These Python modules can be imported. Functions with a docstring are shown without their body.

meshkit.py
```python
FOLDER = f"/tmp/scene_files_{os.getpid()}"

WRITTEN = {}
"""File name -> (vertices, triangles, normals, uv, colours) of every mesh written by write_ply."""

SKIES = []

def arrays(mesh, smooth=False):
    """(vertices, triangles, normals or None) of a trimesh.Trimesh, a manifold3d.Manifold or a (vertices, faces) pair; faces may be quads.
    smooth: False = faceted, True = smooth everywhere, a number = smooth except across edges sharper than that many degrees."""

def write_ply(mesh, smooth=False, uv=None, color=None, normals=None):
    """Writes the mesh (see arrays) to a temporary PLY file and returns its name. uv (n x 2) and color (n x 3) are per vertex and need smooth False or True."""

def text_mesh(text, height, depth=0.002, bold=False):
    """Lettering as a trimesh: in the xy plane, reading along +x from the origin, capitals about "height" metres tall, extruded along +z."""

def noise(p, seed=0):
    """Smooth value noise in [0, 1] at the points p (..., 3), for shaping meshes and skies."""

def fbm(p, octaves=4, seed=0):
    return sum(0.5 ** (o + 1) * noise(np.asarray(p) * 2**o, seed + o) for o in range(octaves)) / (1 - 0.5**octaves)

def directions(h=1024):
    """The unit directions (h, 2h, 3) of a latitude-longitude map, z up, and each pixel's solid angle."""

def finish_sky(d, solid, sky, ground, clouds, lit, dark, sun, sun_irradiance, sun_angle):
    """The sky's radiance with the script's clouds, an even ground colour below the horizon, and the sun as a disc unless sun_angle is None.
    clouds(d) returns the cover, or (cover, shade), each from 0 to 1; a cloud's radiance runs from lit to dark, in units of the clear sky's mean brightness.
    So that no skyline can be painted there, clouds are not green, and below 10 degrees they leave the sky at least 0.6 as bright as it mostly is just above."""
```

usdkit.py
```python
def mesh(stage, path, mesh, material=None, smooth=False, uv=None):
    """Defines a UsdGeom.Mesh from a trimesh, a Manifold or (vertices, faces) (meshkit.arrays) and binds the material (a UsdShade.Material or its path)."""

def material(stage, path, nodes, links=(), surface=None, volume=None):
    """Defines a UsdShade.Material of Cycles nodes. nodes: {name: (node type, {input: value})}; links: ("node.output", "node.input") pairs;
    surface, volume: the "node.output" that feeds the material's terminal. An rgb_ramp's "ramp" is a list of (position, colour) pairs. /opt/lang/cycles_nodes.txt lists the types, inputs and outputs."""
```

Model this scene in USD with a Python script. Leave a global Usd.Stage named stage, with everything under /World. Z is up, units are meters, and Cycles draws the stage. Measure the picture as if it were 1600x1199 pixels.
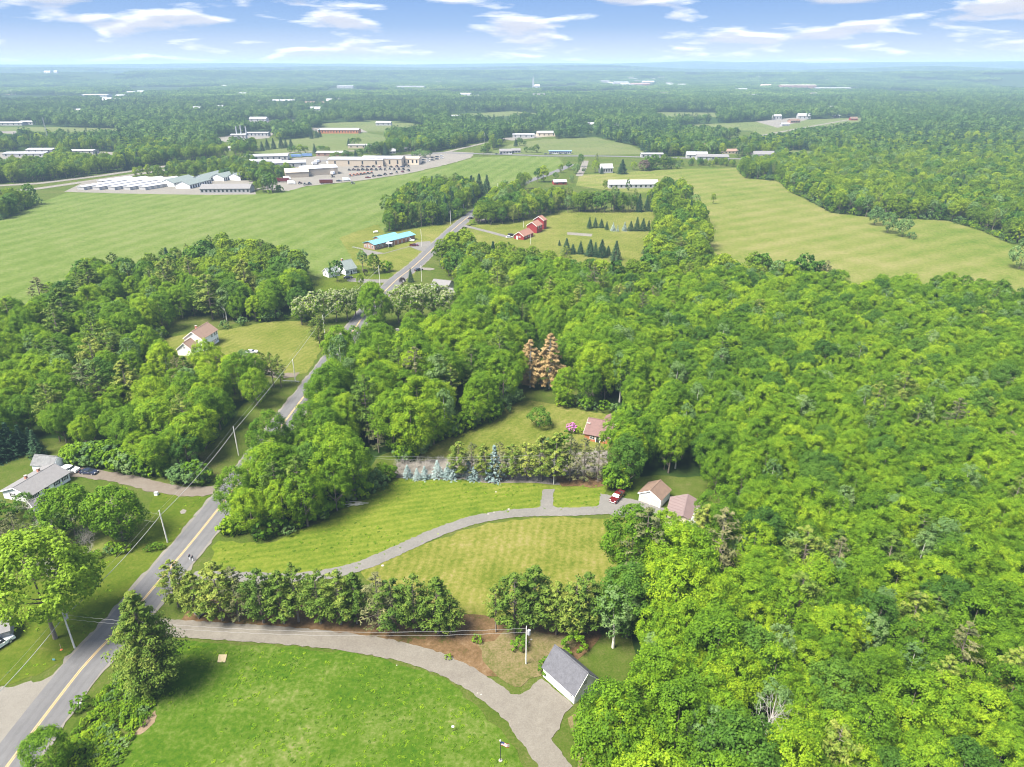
import math, random
import numpy as np, trimesh, usdkit, meshkit
import shapely, shapely.geometry as sg
from shapely.ops import unary_union
from pxr import Usd, UsdGeom, UsdLux, UsdShade, Gf, Sdf, Vt

stage = Usd.Stage.CreateInMemory()
UsdGeom.SetStageUpAxis(stage, 'Z'); UsdGeom.SetStageMetersPerUnit(stage, 1.0)
World = UsdGeom.Xform.Define(stage, '/World'); stage.SetDefaultPrim(World.GetPrim())
rng = np.random.default_rng(7)
T = Sdf.ValueTypeNames

# ------------------------------------------------------------------ camera, sky, sun, exposure
FPX, HORIZ, CAMH = 1110.0, 103.0, 100.0          # focal length in pixels of the 1600 wide photograph, horizon row, height of the drone
PITCH = math.atan((599.5 - HORIZ) / FPX)
cam = UsdGeom.Camera.Define(stage, '/World/camera')
cam.CreateHorizontalApertureAttr(36.0); cam.CreateFocalLengthAttr(36.0 * FPX / 1600); cam.CreateVerticalApertureAttr(27.0)
cam.CreateClippingRangeAttr(Gf.Vec2f(1.0, 100000.0))
cam.AddTranslateOp().Set(Gf.Vec3d(0, 0, CAMH)); cam.AddRotateXOp().Set(90 - math.degrees(PITCH))
cam.CreateExposureAttr(3.84)
SUN_DIR = np.array([-0.72, -0.45, 1.35]); SUN_DIR /= np.linalg.norm(SUN_DIR)
SUN_EL, SUN_ROT = math.asin(SUN_DIR[2]), math.atan2(SUN_DIR[0], SUN_DIR[1])
sun = UsdLux.DistantLight.Define(stage, '/World/sun')
sun.CreateIntensityAttr(0.31); sun.CreateAngleAttr(28.0); sun.CreateColorAttr(Gf.Vec3f(1.0, 0.95, 0.86)); sun.CreateNormalizeAttr(True)
_z = Gf.Vec3d(*map(float, SUN_DIR))
sun.AddTransformOp().Set(Gf.Matrix4d().SetRotate(Gf.Rotation(Gf.Vec3d(0, 0, 1), _z)))
dome = UsdLux.DomeLight.Define(stage, '/World/sky')
SKY = usdkit.material(stage, '/World/Looks/sky', {
    'sky': ('sky_texture', {'sky_type': 'single_scattering', 'sun_disc': False, 'sun_elevation': SUN_EL, 'sun_rotation': SUN_ROT, 'altitude': 100.0, 'air_density': 1.0, 'aerosol_density': 0.6, 'ozone_density': 2.5}),
    'skyd': ('mix', {'mix_type': 'multiply', 'fac': 1.0, 'color2': (0.18, 0.18, 0.18)}),
    'tc': ('texture_coordinate', {}), 'sep': ('separate_xyz', {}),
    # clear air: blue overhead, white towards the horizon
    'grad': ('rgb_ramp', {'ramp': [(0.0, (0.60, 0.585, 0.62)), (0.012, (0.48, 0.53, 0.63)), (0.045, (0.225, 0.35, 0.58)), (0.092, (0.12, 0.255, 0.555)), (0.2, (0.16, 0.36, 0.80)), (0.45, (0.42, 0.56, 0.86)), (1.0, (0.60, 0.70, 0.88))]}),
    'blend': ('mix', {'fac': 0.96}),
    'den': ('math', {'math_type': 'add', 'value2': 0.16}), 'inv': ('math', {'math_type': 'divide', 'value1': 1.0}),
    'flat': ('vector_math', {'math_type': 'multiply', 'vector2': (1.0, 1.0, 0.0)}), 'pr': ('vector_math', {'math_type': 'scale'}),
    'm1': ('mapping', {'location': (2.3, 5.1, 0.0), 'scale': (1.7, 1.9, 1.0)}), 'm2': ('mapping', {'location': (2.3, 4.86, 0.0), 'scale': (1.7, 1.9, 1.0)}),
    'n1': ('noise_texture', {'scale': 1.0, 'detail': 6.0, 'roughness': 0.52, 'distortion': 0.2}),
    'n2': ('noise_texture', {'scale': 1.0, 'detail': 4.0, 'roughness': 0.5, 'distortion': 0.2}),
    'cover': ('rgb_ramp', {'ramp': [(0.0, (0, 0, 0)), (0.515, (0, 0, 0)), (0.55, (0.32, 0.32, 0.32)), (0.60, (0.85, 0.85, 0.85)), (0.66, (1, 1, 1)), (1.0, (1, 1, 1))]}),
    'shade': ('rgb_ramp', {'ramp': [(0.0, (0.98, 0.97, 0.96)), (0.51, (0.92, 0.92, 0.93)), (0.60, (0.55, 0.565, 0.63)), (1.0, (0.42, 0.44, 0.53))]}),
    'cloud': ('mix', {}), 'bg': ('background_shader', {'strength': 0.10}),
}, [('tc.generated', 'sep.vector'), ('sep.z', 'den.value1'), ('den.value', 'inv.value2'), ('tc.generated', 'flat.vector1'), ('flat.vector', 'pr.vector1'), ('inv.value', 'pr.scale'),
    ('pr.vector', 'm1.vector'), ('pr.vector', 'm2.vector'), ('sep.z', 'grad.fac'), ('sky.color', 'skyd.color1'),
    ('skyd.color', 'blend.color1'), ('grad.color', 'blend.color2'), ('m1.vector', 'n1.vector'), ('m2.vector', 'n2.vector'),
    ('n1.fac', 'cover.fac'), ('n2.fac', 'shade.fac'), ('cover.color', 'cloud.fac'), ('blend.color', 'cloud.color1'), ('shade.color', 'cloud.color2'),
    ('cloud.color', 'bg.color')], surface='bg.background')
UsdShade.MaterialBindingAPI.Apply(dome.GetPrim()).Bind(SKY)

# ------------------------------------------------------------------ helpers
_c, _s = math.cos(PITCH), math.sin(PITCH)
def P(px, py, z=0.0):
    """the point at height z seen at this pixel of the photograph"""
    x, y = (px - 800) / FPX, -(py - 599.5) / FPX
    d = np.array([x, _c + y * _s, -_s + y * _c]); t = (z - CAMH) / d[2]
    return np.array([d[0] * t, d[1] * t, z])
def proj(p):
    x, y, z = p[0], p[1], p[2] - CAMH
    w = y * _c - z * _s
    return 800 + FPX * x / w, 599.5 - FPX * (y * _s + z * _c) / w
def height_at(base, top_y):
    """height of an upright thing standing at pixel base whose top is on pixel row top_y"""
    b = P(*base); lo, hi = 0.0, 95.0
    for _ in range(40):
        m = (lo + hi) / 2
        if proj((b[0], b[1], m))[1] > top_y: lo = m
        else: hi = m
    return lo
_used = {}
def numbered(name, parent='/World'):
    k = parent + '/' + name; n = _used.get(k, 0); _used[k] = n + 1
    return name if n == 0 else f'{name}_{n:03d}'
def tag(prim, label=None, cat=None, group=None, kind=None):
    for k, v in (('label', label), ('category', cat), ('group', group), ('kind', kind)):
        if v: prim.SetCustomDataByKey(k, v)
    return prim
def thing(name, label, cat, loc=(0, 0, 0), yaw=0.0, group=None, scale=None):
    x = UsdGeom.Xform.Define(stage, '/World/' + numbered(name))
    x.AddTranslateOp().Set(Gf.Vec3d(*map(float, loc)))
    if yaw: x.AddRotateZOp().Set(float(math.degrees(yaw)))
    if scale is not None: x.AddScaleOp().Set(Gf.Vec3f(*map(float, scale)))
    return tag(x.GetPrim(), label, cat, group)
def part(parent, name, mesh, mat, label=None, smooth=False):
    pp = str(parent.GetPath()); path = pp + '/' + numbered(name, pp)
    m = usdkit.mesh(stage, path, mesh, mat, smooth)
    if label: m.GetPrim().SetCustomDataByKey('label', label)
    return m.GetPrim()
def single(name, mesh, mat, label, cat=None, group=None, kind=None, smooth=False):
    m = usdkit.mesh(stage, '/World/' + numbered(name), mesh, mat, smooth)
    return tag(m.GetPrim(), label, cat, group, kind)
def box(x0, x1, y0, y1, z0, z1):
    m = trimesh.creation.box((x1 - x0, y1 - y0, z1 - z0)); m.apply_translation(((x0 + x1) / 2, (y0 + y1) / 2, (z0 + z1) / 2)); return m
def cat_(ms): return trimesh.util.concatenate(ms)
def tube(pts, rad, sides=6, cap=True):
    p = np.asarray(pts, float); r = np.broadcast_to(np.asarray(rad, float), (len(p),))
    t = np.gradient(p, axis=0); t /= np.linalg.norm(t, axis=1, keepdims=True) + 1e-12
    a = np.cross(t, np.where(np.abs(t[:, 2:]) < 0.9, [0, 0, 1.0], [1.0, 0, 0])); a /= np.linalg.norm(a, axis=1, keepdims=True) + 1e-12
    b = np.cross(t, a); ang = np.arange(sides) * 2 * np.pi / sides
    v = p[:, None] + r[:, None, None] * (np.cos(ang)[None, :, None] * a[:, None] + np.sin(ang)[None, :, None] * b[:, None])
    i, j = np.meshgrid(np.arange(len(p) - 1), np.arange(sides), indexing='ij')
    q = np.stack([i * sides + j, i * sides + (j + 1) % sides, (i + 1) * sides + (j + 1) % sides, (i + 1) * sides + j], -1).reshape(-1, 4)
    f = np.vstack([q[:, [0, 1, 2]], q[:, [0, 2, 3]]]); v = v.reshape(-1, 3)
    if cap:
        n = len(v); v = np.vstack([v, p[0], p[-1]]); k = np.arange(sides)
        f = np.vstack([f, np.stack([np.full(sides, n), (k + 1) % sides, k], 1), np.stack([np.full(sides, n + 1), n - sides + k, n - sides + (k + 1) % sides], 1)])
    return trimesh.Trimesh(v, f, process=False)
def cyl(r, z0, z1, x=0, y=0, sides=12, r2=None): return tube([(x, y, z0), (x, y, z1)], [r, r if r2 is None else r2], sides)
def prism_x(profile, x0, x1):
    """profile: (y, z) corners, extruded along x"""
    m = trimesh.creation.extrude_polygon(sg.Polygon(profile), x1 - x0, engine='earcut')
    v = m.vertices.copy(); m.vertices = np.stack([v[:, 2] + x0, v[:, 0], v[:, 1]], 1); return m
def prism_y(profile, y0, y1):
    """profile: (x, z) corners, extruded along y"""
    m = trimesh.creation.extrude_polygon(sg.Polygon(profile), y1 - y0, engine='earcut')
    v = m.vertices.copy(); m.vertices = np.stack([v[:, 0], y1 - v[:, 2], v[:, 1]], 1); return m

# ------------------------------------------------------------------ materials
def plain(name, color, rough=0.6, var=0.12, scale=1.5, metal=0.0, spec=0.5, bump=0.0, coat=0.0):
    c = np.array(color, float)
    nodes = {'g': ('geometry', {}), 'n': ('noise_texture', {'scale': scale, 'detail': 5.0, 'roughness': 0.6}),
             'r': ('rgb_ramp', {'ramp': [(0.25, c * (1 - var)), (0.75, np.minimum(c * (1 + var), 0.95))]}),
             'p': ('principled_bsdf', {'roughness': rough, 'metallic': metal, 'specular_ior_level': spec, 'coat_weight': coat})}
    links = [('g.position', 'n.vector'), ('n.fac', 'r.fac'), ('r.color', 'p.base_color')]
    if bump:
        nodes['b'] = ('bump', {'strength': bump, 'distance': 0.05}); links += [('n.fac', 'b.height'), ('b.normal', 'p.normal')]
    return usdkit.material(stage, '/World/Looks/' + name, nodes, links, surface='p.BSDF')
def siding(name, color, dirt=0.1, period=0.16):
    """painted lap boards: fine horizontal steps"""
    c = np.array(color, float)
    return usdkit.material(stage, '/World/Looks/' + name, {
        'g': ('geometry', {}), 'n': ('noise_texture', {'scale': 0.8, 'detail': 5.0}), 'r': ('rgb_ramp', {'ramp': [(0.3, c * (1 - dirt)), (0.7, c)]}),
        'w': ('wave_texture', {'bands_direction': 'z', 'profile': 'saw', 'scale': 1 / (period * 3.2)}), 'b': ('bump', {'strength': 0.5, 'distance': 0.02}),
        'p': ('principled_bsdf', {'roughness': 0.55})},
        [('g.position', 'n.vector'), ('n.fac', 'r.fac'), ('r.color', 'p.base_color'), ('g.position', 'w.vector'), ('w.fac', 'b.height'), ('b.normal', 'p.normal')], surface='p.BSDF')
def roofing(name, color, var=0.25, rough=0.85):
    """shingles: mottled courses with streaks"""
    c = np.array(color, float) * 0.78
    return usdkit.material(stage, '/World/Looks/' + name, {
        'tc': ('texture_coordinate', {}), 'n': ('noise_texture', {'scale': 1.3, 'detail': 8.0, 'roughness': 0.75}),
        'r': ('rgb_ramp', {'ramp': [(0.25, c * (1 - var)), (0.5, c), (0.75, c * (1 + var))]}),
        'br': ('brick_texture', {'color1': (0.9, 0.9, 0.9), 'color2': (1.12, 1.12, 1.12), 'mortar': (0.7, 0.7, 0.7), 'scale': 3.0, 'mortar_size': 0.015}),
        'm': ('mix', {'mix_type': 'multiply', 'fac': 0.8}), 'b': ('bump', {'strength': 0.4, 'distance': 0.02}),
        'p': ('principled_bsdf', {'roughness': rough, 'specular_ior_level': 0.3})},
        [('tc.object', 'n.vector'), ('tc.object', 'br.vector'), ('n.fac', 'r.fac'), ('r.color', 'm.color1'), ('br.color', 'm.color2'), ('m.color', 'p.base_color'),
         ('n.fac', 'b.height'), ('b.normal', 'p.normal')], surface='p.BSDF')
GROUND_ALBEDO = 0.335
def ground(name, stops, scale=0.25, fine=3.0, big=0.02, rough=0.95, stripes=None, bump=0.6, patches=None):
    """stops: colours from the noise's low to high end; stripes: (angle, width, strength) of mowing lines"""
    nodes = {'g': ('geometry', {}),
             'n1': ('noise_texture', {'scale': scale, 'detail': 6.0, 'roughness': 0.62}),
             'n2': ('noise_texture', {'scale': fine, 'detail': 3.0, 'roughness': 0.7}),
             'n3': ('noise_texture', {'scale': big, 'detail': 3.0, 'roughness': 0.5}),
             'a': ('math', {'math_type': 'multiply_add', 'value2': 0.55}), 'a2': ('math', {'math_type': 'multiply_add', 'value2': 0.75}), 'a3': ('math', {'math_type': 'multiply_add', 'value2': 0.5, 'value3': -0.20}),
             'r': ('rgb_ramp', {'ramp': [(q, tuple(np.array(c) * GROUND_ALBEDO)) for q, c in stops]}),
             'p': ('principled_bsdf', {'roughness': rough, 'specular_ior_level': 0.04}), 'b': ('bump', {'strength': bump, 'distance': 0.12})}
    links = [('g.position', 'n1.vector'), ('g.position', 'n2.vector'), ('g.position', 'n3.vector'),
             ('n3.fac', 'a3.value1'), ('n2.fac', 'a2.value1'), ('a3.value', 'a2.value3'), ('n1.fac', 'a.value1'), ('a2.value', 'a.value3')]
    last = 'a.value'
    if stripes:
        ang, width, k = stripes
        nodes['mp'] = ('mapping', {'mapping_type': 'point', 'rotation': (0.0, 0.0, ang)})
        nodes['w'] = ('wave_texture', {'bands_direction': 'x', 'profile': 'sine', 'scale': 0.314 / width, 'distortion': 3.2, 'detail': 3.0, 'detail_scale': 0.6})
        nodes['ws'] = ('math', {'math_type': 'multiply_add', 'value2': k})
        links += [('g.position', 'mp.vector'), ('mp.vector', 'w.vector'), ('w.fac', 'ws.value1'), (last, 'ws.value3')]; last = 'ws.value'
    links += [(last, 'r.fac'), ('r.color', 'p.base_color'), ('n2.fac', 'b.height'), ('b.normal', 'p.normal')]
    return usdkit.material(stage, '/World/Looks/' + name, nodes, links, surface='p.BSDF')
def leaf(name, dark, mid, light, trans=0.35, tone_amp=1.0, patch=0.012, rough=0.55, patch_amp=0.38):
    """foliage: each tree its own hue, each spray of leaves its own tone, and stands of trees that drift in hue over the land"""
    d, m, l = (np.array(x, float) for x in (dark, mid, light))
    return usdkit.material(stage, '/World/Looks/' + name, {
        'oi': ('object_info', {}), 'wn': ('white_noise_texture', {'dimensions': '3D'}), 'bn': ('noise_texture', {'scale': patch, 'detail': 2.0}),
        'at': ('attribute', {'attribute': 'tone'}),
        'm1': ('math', {'math_type': 'multiply_add', 'value2': 0.42, 'value3': -0.21}), 'm2': ('math', {'math_type': 'multiply_add', 'value2': patch_amp}),
        'm3': ('math', {'math_type': 'multiply_add', 'value2': tone_amp * 0.5}), 'ofs': ('math', {'math_type': 'add', 'value2': 0.25 - patch_amp / 2 + 0.25 - tone_amp * 0.25}),
        'r': ('rgb_ramp', {'ramp': [(0.08, d), (0.5, m), (0.92, l)]}),
        'tr': ('mix', {'mix_type': 'multiply', 'fac': 1.0, 'color2': (1.5, 1.45, 0.7)}),
        'p': ('principled_bsdf', {'roughness': rough, 'specular_ior_level': 0.10}), 't': ('translucent_bsdf', {}), 'mx': ('mix_closure', {'fac': trans})},
        [('oi.location', 'wn.vector'), ('oi.location', 'bn.vector'), ('wn.value', 'm1.value1'), ('bn.fac', 'm2.value1'), ('m1.value', 'm2.value3'),
         ('at.fac', 'm3.value1'), ('m2.value', 'm3.value3'), ('m3.value', 'ofs.value1'), ('ofs.value', 'r.fac'), ('r.color', 'p.base_color'), ('r.color', 'tr.color1'), ('tr.color', 't.color'),
         ('p.BSDF', 'mx.closure1'), ('t.BSDF', 'mx.closure2')], surface='mx.closure')
M = {}
M['leaf'] = leaf('leaf_green', (0.030, 0.078, 0.006), (0.104, 0.196, 0.008), (0.255, 0.345, 0.013))
M['leaf_mid'] = leaf('leaf_middle_distance', (0.028, 0.064, 0.006), (0.112, 0.182, 0.010), (0.260, 0.325, 0.016), tone_amp=1.0)
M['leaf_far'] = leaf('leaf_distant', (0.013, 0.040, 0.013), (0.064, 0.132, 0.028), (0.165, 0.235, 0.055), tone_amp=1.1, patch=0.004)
M['leaf_pale'] = leaf('leaf_grey_green', (0.060, 0.120, 0.035), (0.105, 0.180, 0.050), (0.180, 0.250, 0.090))
M['leaf_dark'] = leaf('leaf_deep_green', (0.024, 0.066, 0.010), (0.056, 0.125, 0.013), (0.105, 0.188, 0.018))
M['leaf_yellow'] = leaf('leaf_yellow_green', (0.085, 0.150, 0.012), (0.170, 0.265, 0.018), (0.275, 0.365, 0.035))
M['leaf_purple'] = leaf('leaf_purple', (0.014, 0.012, 0.014), (0.028, 0.020, 0.022), (0.05, 0.04, 0.035))
M['leaf_mauve'] = leaf('leaf_mauve', (0.10, 0.075, 0.06), (0.14, 0.105, 0.085), (0.18, 0.15, 0.11))
M['blossom'] = leaf('cream_blossom', (0.13, 0.17, 0.06), (0.20, 0.225, 0.11), (0.30, 0.30, 0.18), trans=0.2)
M['pink'] = leaf('pink_blossom', (0.42, 0.10, 0.36), (0.56, 0.18, 0.48), (0.66, 0.32, 0.60), trans=0.2)
M['needle'] = leaf('pine_needles', (0.028, 0.066, 0.009), (0.086, 0.140, 0.016), (0.225, 0.240, 0.045), trans=0.15)
M['needle_dark'] = leaf('spruce_needles', (0.014, 0.042, 0.020), (0.028, 0.068, 0.028), (0.055, 0.100, 0.040), trans=0.1)
M['needle_blue'] = leaf('blue_spruce_needles', (0.11, 0.17, 0.16), (0.22, 0.29, 0.28), (0.34, 0.40, 0.38), trans=0.1)
M['needle_dead'] = leaf('dead_needles', (0.16, 0.105, 0.045), (0.28, 0.195, 0.085), (0.40, 0.30, 0.15), trans=0.15)
M['needle_scrag'] = leaf('scraggly_needles', (0.04, 0.060, 0.022), (0.095, 0.108, 0.040), (0.20, 0.185, 0.08), trans=0.15)
M['bark'] = plain('bark', (0.16, 0.13, 0.10), 0.9, 0.35, 4.0, bump=0.5)
M['bark_pale'] = plain('bark_pale', (0.52, 0.49, 0.43), 0.85, 0.3, 3.0, bump=0.3)
M['white'] = siding('white_siding', (0.70, 0.70, 0.69))
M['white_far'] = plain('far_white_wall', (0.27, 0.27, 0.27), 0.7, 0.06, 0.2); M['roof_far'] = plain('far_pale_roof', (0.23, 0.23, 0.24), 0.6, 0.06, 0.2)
M['white_trim'] = plain('white_trim', (0.80, 0.80, 0.78), 0.5, 0.04)
M['garage_door'] = plain('cream_door', (0.40, 0.37, 0.33), 0.55, 0.05)
M['tan_siding'] = siding('tan_siding', (0.52, 0.43, 0.33))
M['brown_siding'] = siding('red_brown_siding', (0.36, 0.13, 0.06))
M['red_siding'] = siding('red_siding', (0.20, 0.018, 0.016))
M['brick'] = plain('brick_wall', (0.22, 0.135, 0.10), 0.9, 0.22, 6.0)
M['beige'] = plain('beige_metal', (0.34, 0.285, 0.22), 0.6, 0.08)
M['grey_wall'] = plain('grey_wall', (0.26, 0.255, 0.25), 0.7, 0.1)
M['roof_grey'] = roofing('grey_shingles', (0.095, 0.095, 0.108), 0.3)
M['roof_pale'] = roofing('pale_grey_shingles', (0.175, 0.168, 0.168), 0.15)
M['roof_stain'] = roofing('stained_shingles', (0.15, 0.15, 0.15), 0.5)
M['roof_brown'] = roofing('brown_shingles', (0.165, 0.110, 0.080), 0.3)
M['roof_mauve'] = roofing('red_brown_shingles', (0.155, 0.092, 0.082), 0.25)
M['roof_tan'] = roofing('tan_shingles', (0.25, 0.165, 0.122), 0.18)
M['roof_slate'] = roofing('slate_shingles', (0.17, 0.20, 0.19), 0.22)
M['roof_salmon'] = roofing('salmon_shingles', (0.28, 0.14, 0.10), 0.15)
M['metal_pink'] = plain('dusty_pink_metal_roof', (0.13, 0.090, 0.085), 0.5, 0.06, 0.6)
M['metal_blue'] = plain('pale_blue_metal_roof', (0.085, 0.235, 0.30), 0.45, 0.06, 0.4)
M['metal_white'] = plain('white_metal_roof', (0.33, 0.33, 0.345), 0.4, 0.05, 0.3)
M['metal_silver'] = plain('silver_metal', (0.30, 0.305, 0.32), 0.45, 0.08, 0.5)
M['glass'] = plain('window_glass', (0.02, 0.025, 0.03), 0.08, 0.2, 2.0, spec=0.8)
M['dark'] = plain('dark_plastic', (0.025, 0.025, 0.027), 0.5, 0.1)
M['rubber'] = plain('rubber', (0.02, 0.02, 0.02), 0.9, 0.1)
M['chrome'] = plain('bright_metal', (0.6, 0.6, 0.62), 0.3, 0.05, metal=0.7)
M['lamp_white'] = plain('clear_lamp', (0.75, 0.75, 0.72), 0.15, 0.02)
M['lamp_red'] = plain('red_lamp', (0.4, 0.02, 0.02), 0.2, 0.02)
M['paint_red'] = plain('dark_red_paint', (0.085, 0.005, 0.008), 0.3, 0.04, coat=0.6)
M['paint_navy'] = plain('navy_paint', (0.018, 0.024, 0.05), 0.25, 0.04, coat=0.8)
M['paint_white'] = plain('white_paint', (0.78, 0.78, 0.78), 0.3, 0.02, coat=0.5)
M['paint_silver'] = plain('silver_paint', (0.48, 0.48, 0.48), 0.3, 0.03, coat=0.5)
M['paint_black'] = plain('black_paint', (0.02, 0.02, 0.022), 0.3, 0.04, coat=0.6)
M['paint_orange'] = plain('orange_paint', (0.55, 0.14, 0.05), 0.5, 0.1)
M['paint_blue'] = plain('blue_paint', (0.12, 0.20, 0.36), 0.4, 0.1)
M['pole_wood'] = plain('weathered_pole', (0.50, 0.48, 0.44), 0.9, 0.18, 3.0)
M['wire'] = plain('pale_cable', (0.22, 0.22, 0.21), 0.6, 0.05)
M['brick_red'] = plain('chimney_brick', (0.33, 0.14, 0.09), 0.9, 0.25, 8.0)
M['stone'] = plain('pale_stone', (0.24, 0.22, 0.19), 0.95, 0.25, 2.5, bump=0.6)
M['plywood'] = plain('plywood', (0.32, 0.26, 0.15), 0.85, 0.12, 1.5)
M['flag_blue'] = plain('flag_blue', (0.03, 0.05, 0.16), 0.8, 0.05)
M['flag_red'] = plain('flag_red', (0.42, 0.04, 0.05), 0.8, 0.05)
M['asphalt'] = ground('asphalt', [(0.3, (0.223, 0.218, 0.223)), (0.7, (0.288, 0.283, 0.288)), (1.0, (0.349, 0.341, 0.341))], 0.4, 6.0, 0.05, 0.9, bump=0.2)
M['worn_asphalt'] = ground('worn_asphalt', [(0.3, (0.20, 0.196, 0.20)), (0.7, (0.265, 0.26, 0.262)), (1.0, (0.33, 0.32, 0.32))], 0.4, 5.0, 0.05, 0.8, bump=0.2)
M['patch_asphalt'] = ground('patch_asphalt', [(0.3, (0.15, 0.148, 0.15)), (1.0, (0.24, 0.235, 0.235))], 0.5, 5.0, 0.05, 0.9, bump=0.2)
M['old_asphalt'] = ground('old_asphalt', [(0.3, (0.235, 0.205, 0.170)), (0.55, (0.32, 0.285, 0.24)), (0.8, (0.38, 0.345, 0.29)), (1.0, (0.45, 0.41, 0.35))], 0.5, 4.0, 0.08, 0.95, bump=0.3)
M['grey_asphalt'] = ground('grey_asphalt', [(0.3, (0.235, 0.22, 0.20)), (0.55, (0.31, 0.295, 0.27)), (0.8, (0.37, 0.35, 0.32)), (1.0, (0.44, 0.41, 0.37))], 0.5, 4.0, 0.08, 0.95, bump=0.3)
M['gravel'] = ground('gravel', [(0.3, (0.281, 0.252, 0.207)), (0.65, (0.385, 0.355, 0.311)), (1.0, (0.459, 0.429, 0.370))], 0.6, 5.0, 0.06, 0.95, bump=0.5)
M['dirt_drive'] = ground('dirt_drive', [(0.3, (0.222, 0.178, 0.133)), (0.65, (0.318, 0.266, 0.215)), (1.0, (0.385, 0.340, 0.281))], 0.6, 5.0, 0.1, 0.95, bump=0.5)
M['yellow_line'] = plain('yellow_line', (0.40, 0.27, 0.09), 0.7, 0.15, 3.0)
M['lawn_front'] = ground('front_lawn', [(0.34, (0.036, 0.115, 0.006)), (0.52, (0.070, 0.175, 0.008)), (0.68, (0.115, 0.215, 0.013)), (0.84, (0.20, 0.28, 0.05)), (0.99, (0.34, 0.35, 0.13))], 0.16, 1.1, 0.045)
M['lawn_mid'] = ground('striped_lawn', [(0.36, (0.091, 0.177, 0.012)), (0.62, (0.165, 0.250, 0.020)), (0.85, (0.256, 0.317, 0.037)), (1.05, (0.366, 0.378, 0.073))], 0.2, 1.1, 0.04, stripes=(1.32, 2.2, 0.13))
M['lawn_dry'] = ground('dry_striped_lawn', [(0.36, (0.099, 0.165, 0.013)), (0.60, (0.193, 0.242, 0.028)), (0.80, (0.319, 0.319, 0.066)), (1.0, (0.462, 0.385, 0.154))], 0.16, 1.1, 0.035, stripes=(0.12, 1.9, 0.09))
M['lawn_tan'] = ground('mown_lawn', [(0.36, (0.106, 0.168, 0.017)), (0.62, (0.196, 0.246, 0.034)), (0.85, (0.314, 0.319, 0.078)), (1.0, (0.426, 0.370, 0.146))], 0.13, 1.1, 0.03, stripes=(0.5, 2.6, 0.07))
M['lawn_left'] = ground('roadside_lawn', [(0.36, (0.075, 0.140, 0.010)), (0.62, (0.125, 0.195, 0.014)), (0.85, (0.19, 0.235, 0.03)), (1.05, (0.30, 0.29, 0.10))], 0.22, 1.1, 0.05)
M['meadow_left'] = ground('meadow', [(0.34, (0.085, 0.165, 0.018)), (0.50, (0.130, 0.215, 0.028)), (0.64, (0.170, 0.255, 0.042)), (0.80, (0.225, 0.30, 0.07)), (1.0, (0.30, 0.34, 0.12))], 0.06, 0.5, 0.007, stripes=(0.25, 15.0, 0.13))
M['meadow_right'] = ground('dry_meadow', [(0.34, (0.085, 0.170, 0.014)), (0.48, (0.140, 0.230, 0.025)), (0.62, (0.205, 0.275, 0.042)), (0.78, (0.285, 0.315, 0.075)), (1.0, (0.40, 0.37, 0.14))], 0.05, 0.5, 0.008, stripes=(1.0, 18.0, 0.12))
M['field_far'] = ground('pale_field', [(0.34, (0.131, 0.197, 0.049)), (0.62, (0.197, 0.254, 0.074)), (1.0, (0.295, 0.303, 0.131))], 0.02, 0.3, 0.006)
M['verge'] = ground('verge_grass', [(0.36, (0.060, 0.120, 0.012)), (0.62, (0.115, 0.180, 0.02)), (0.82, (0.18, 0.21, 0.05)), (1.0, (0.33, 0.28, 0.15))], 0.35, 2.5, 0.05)
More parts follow.
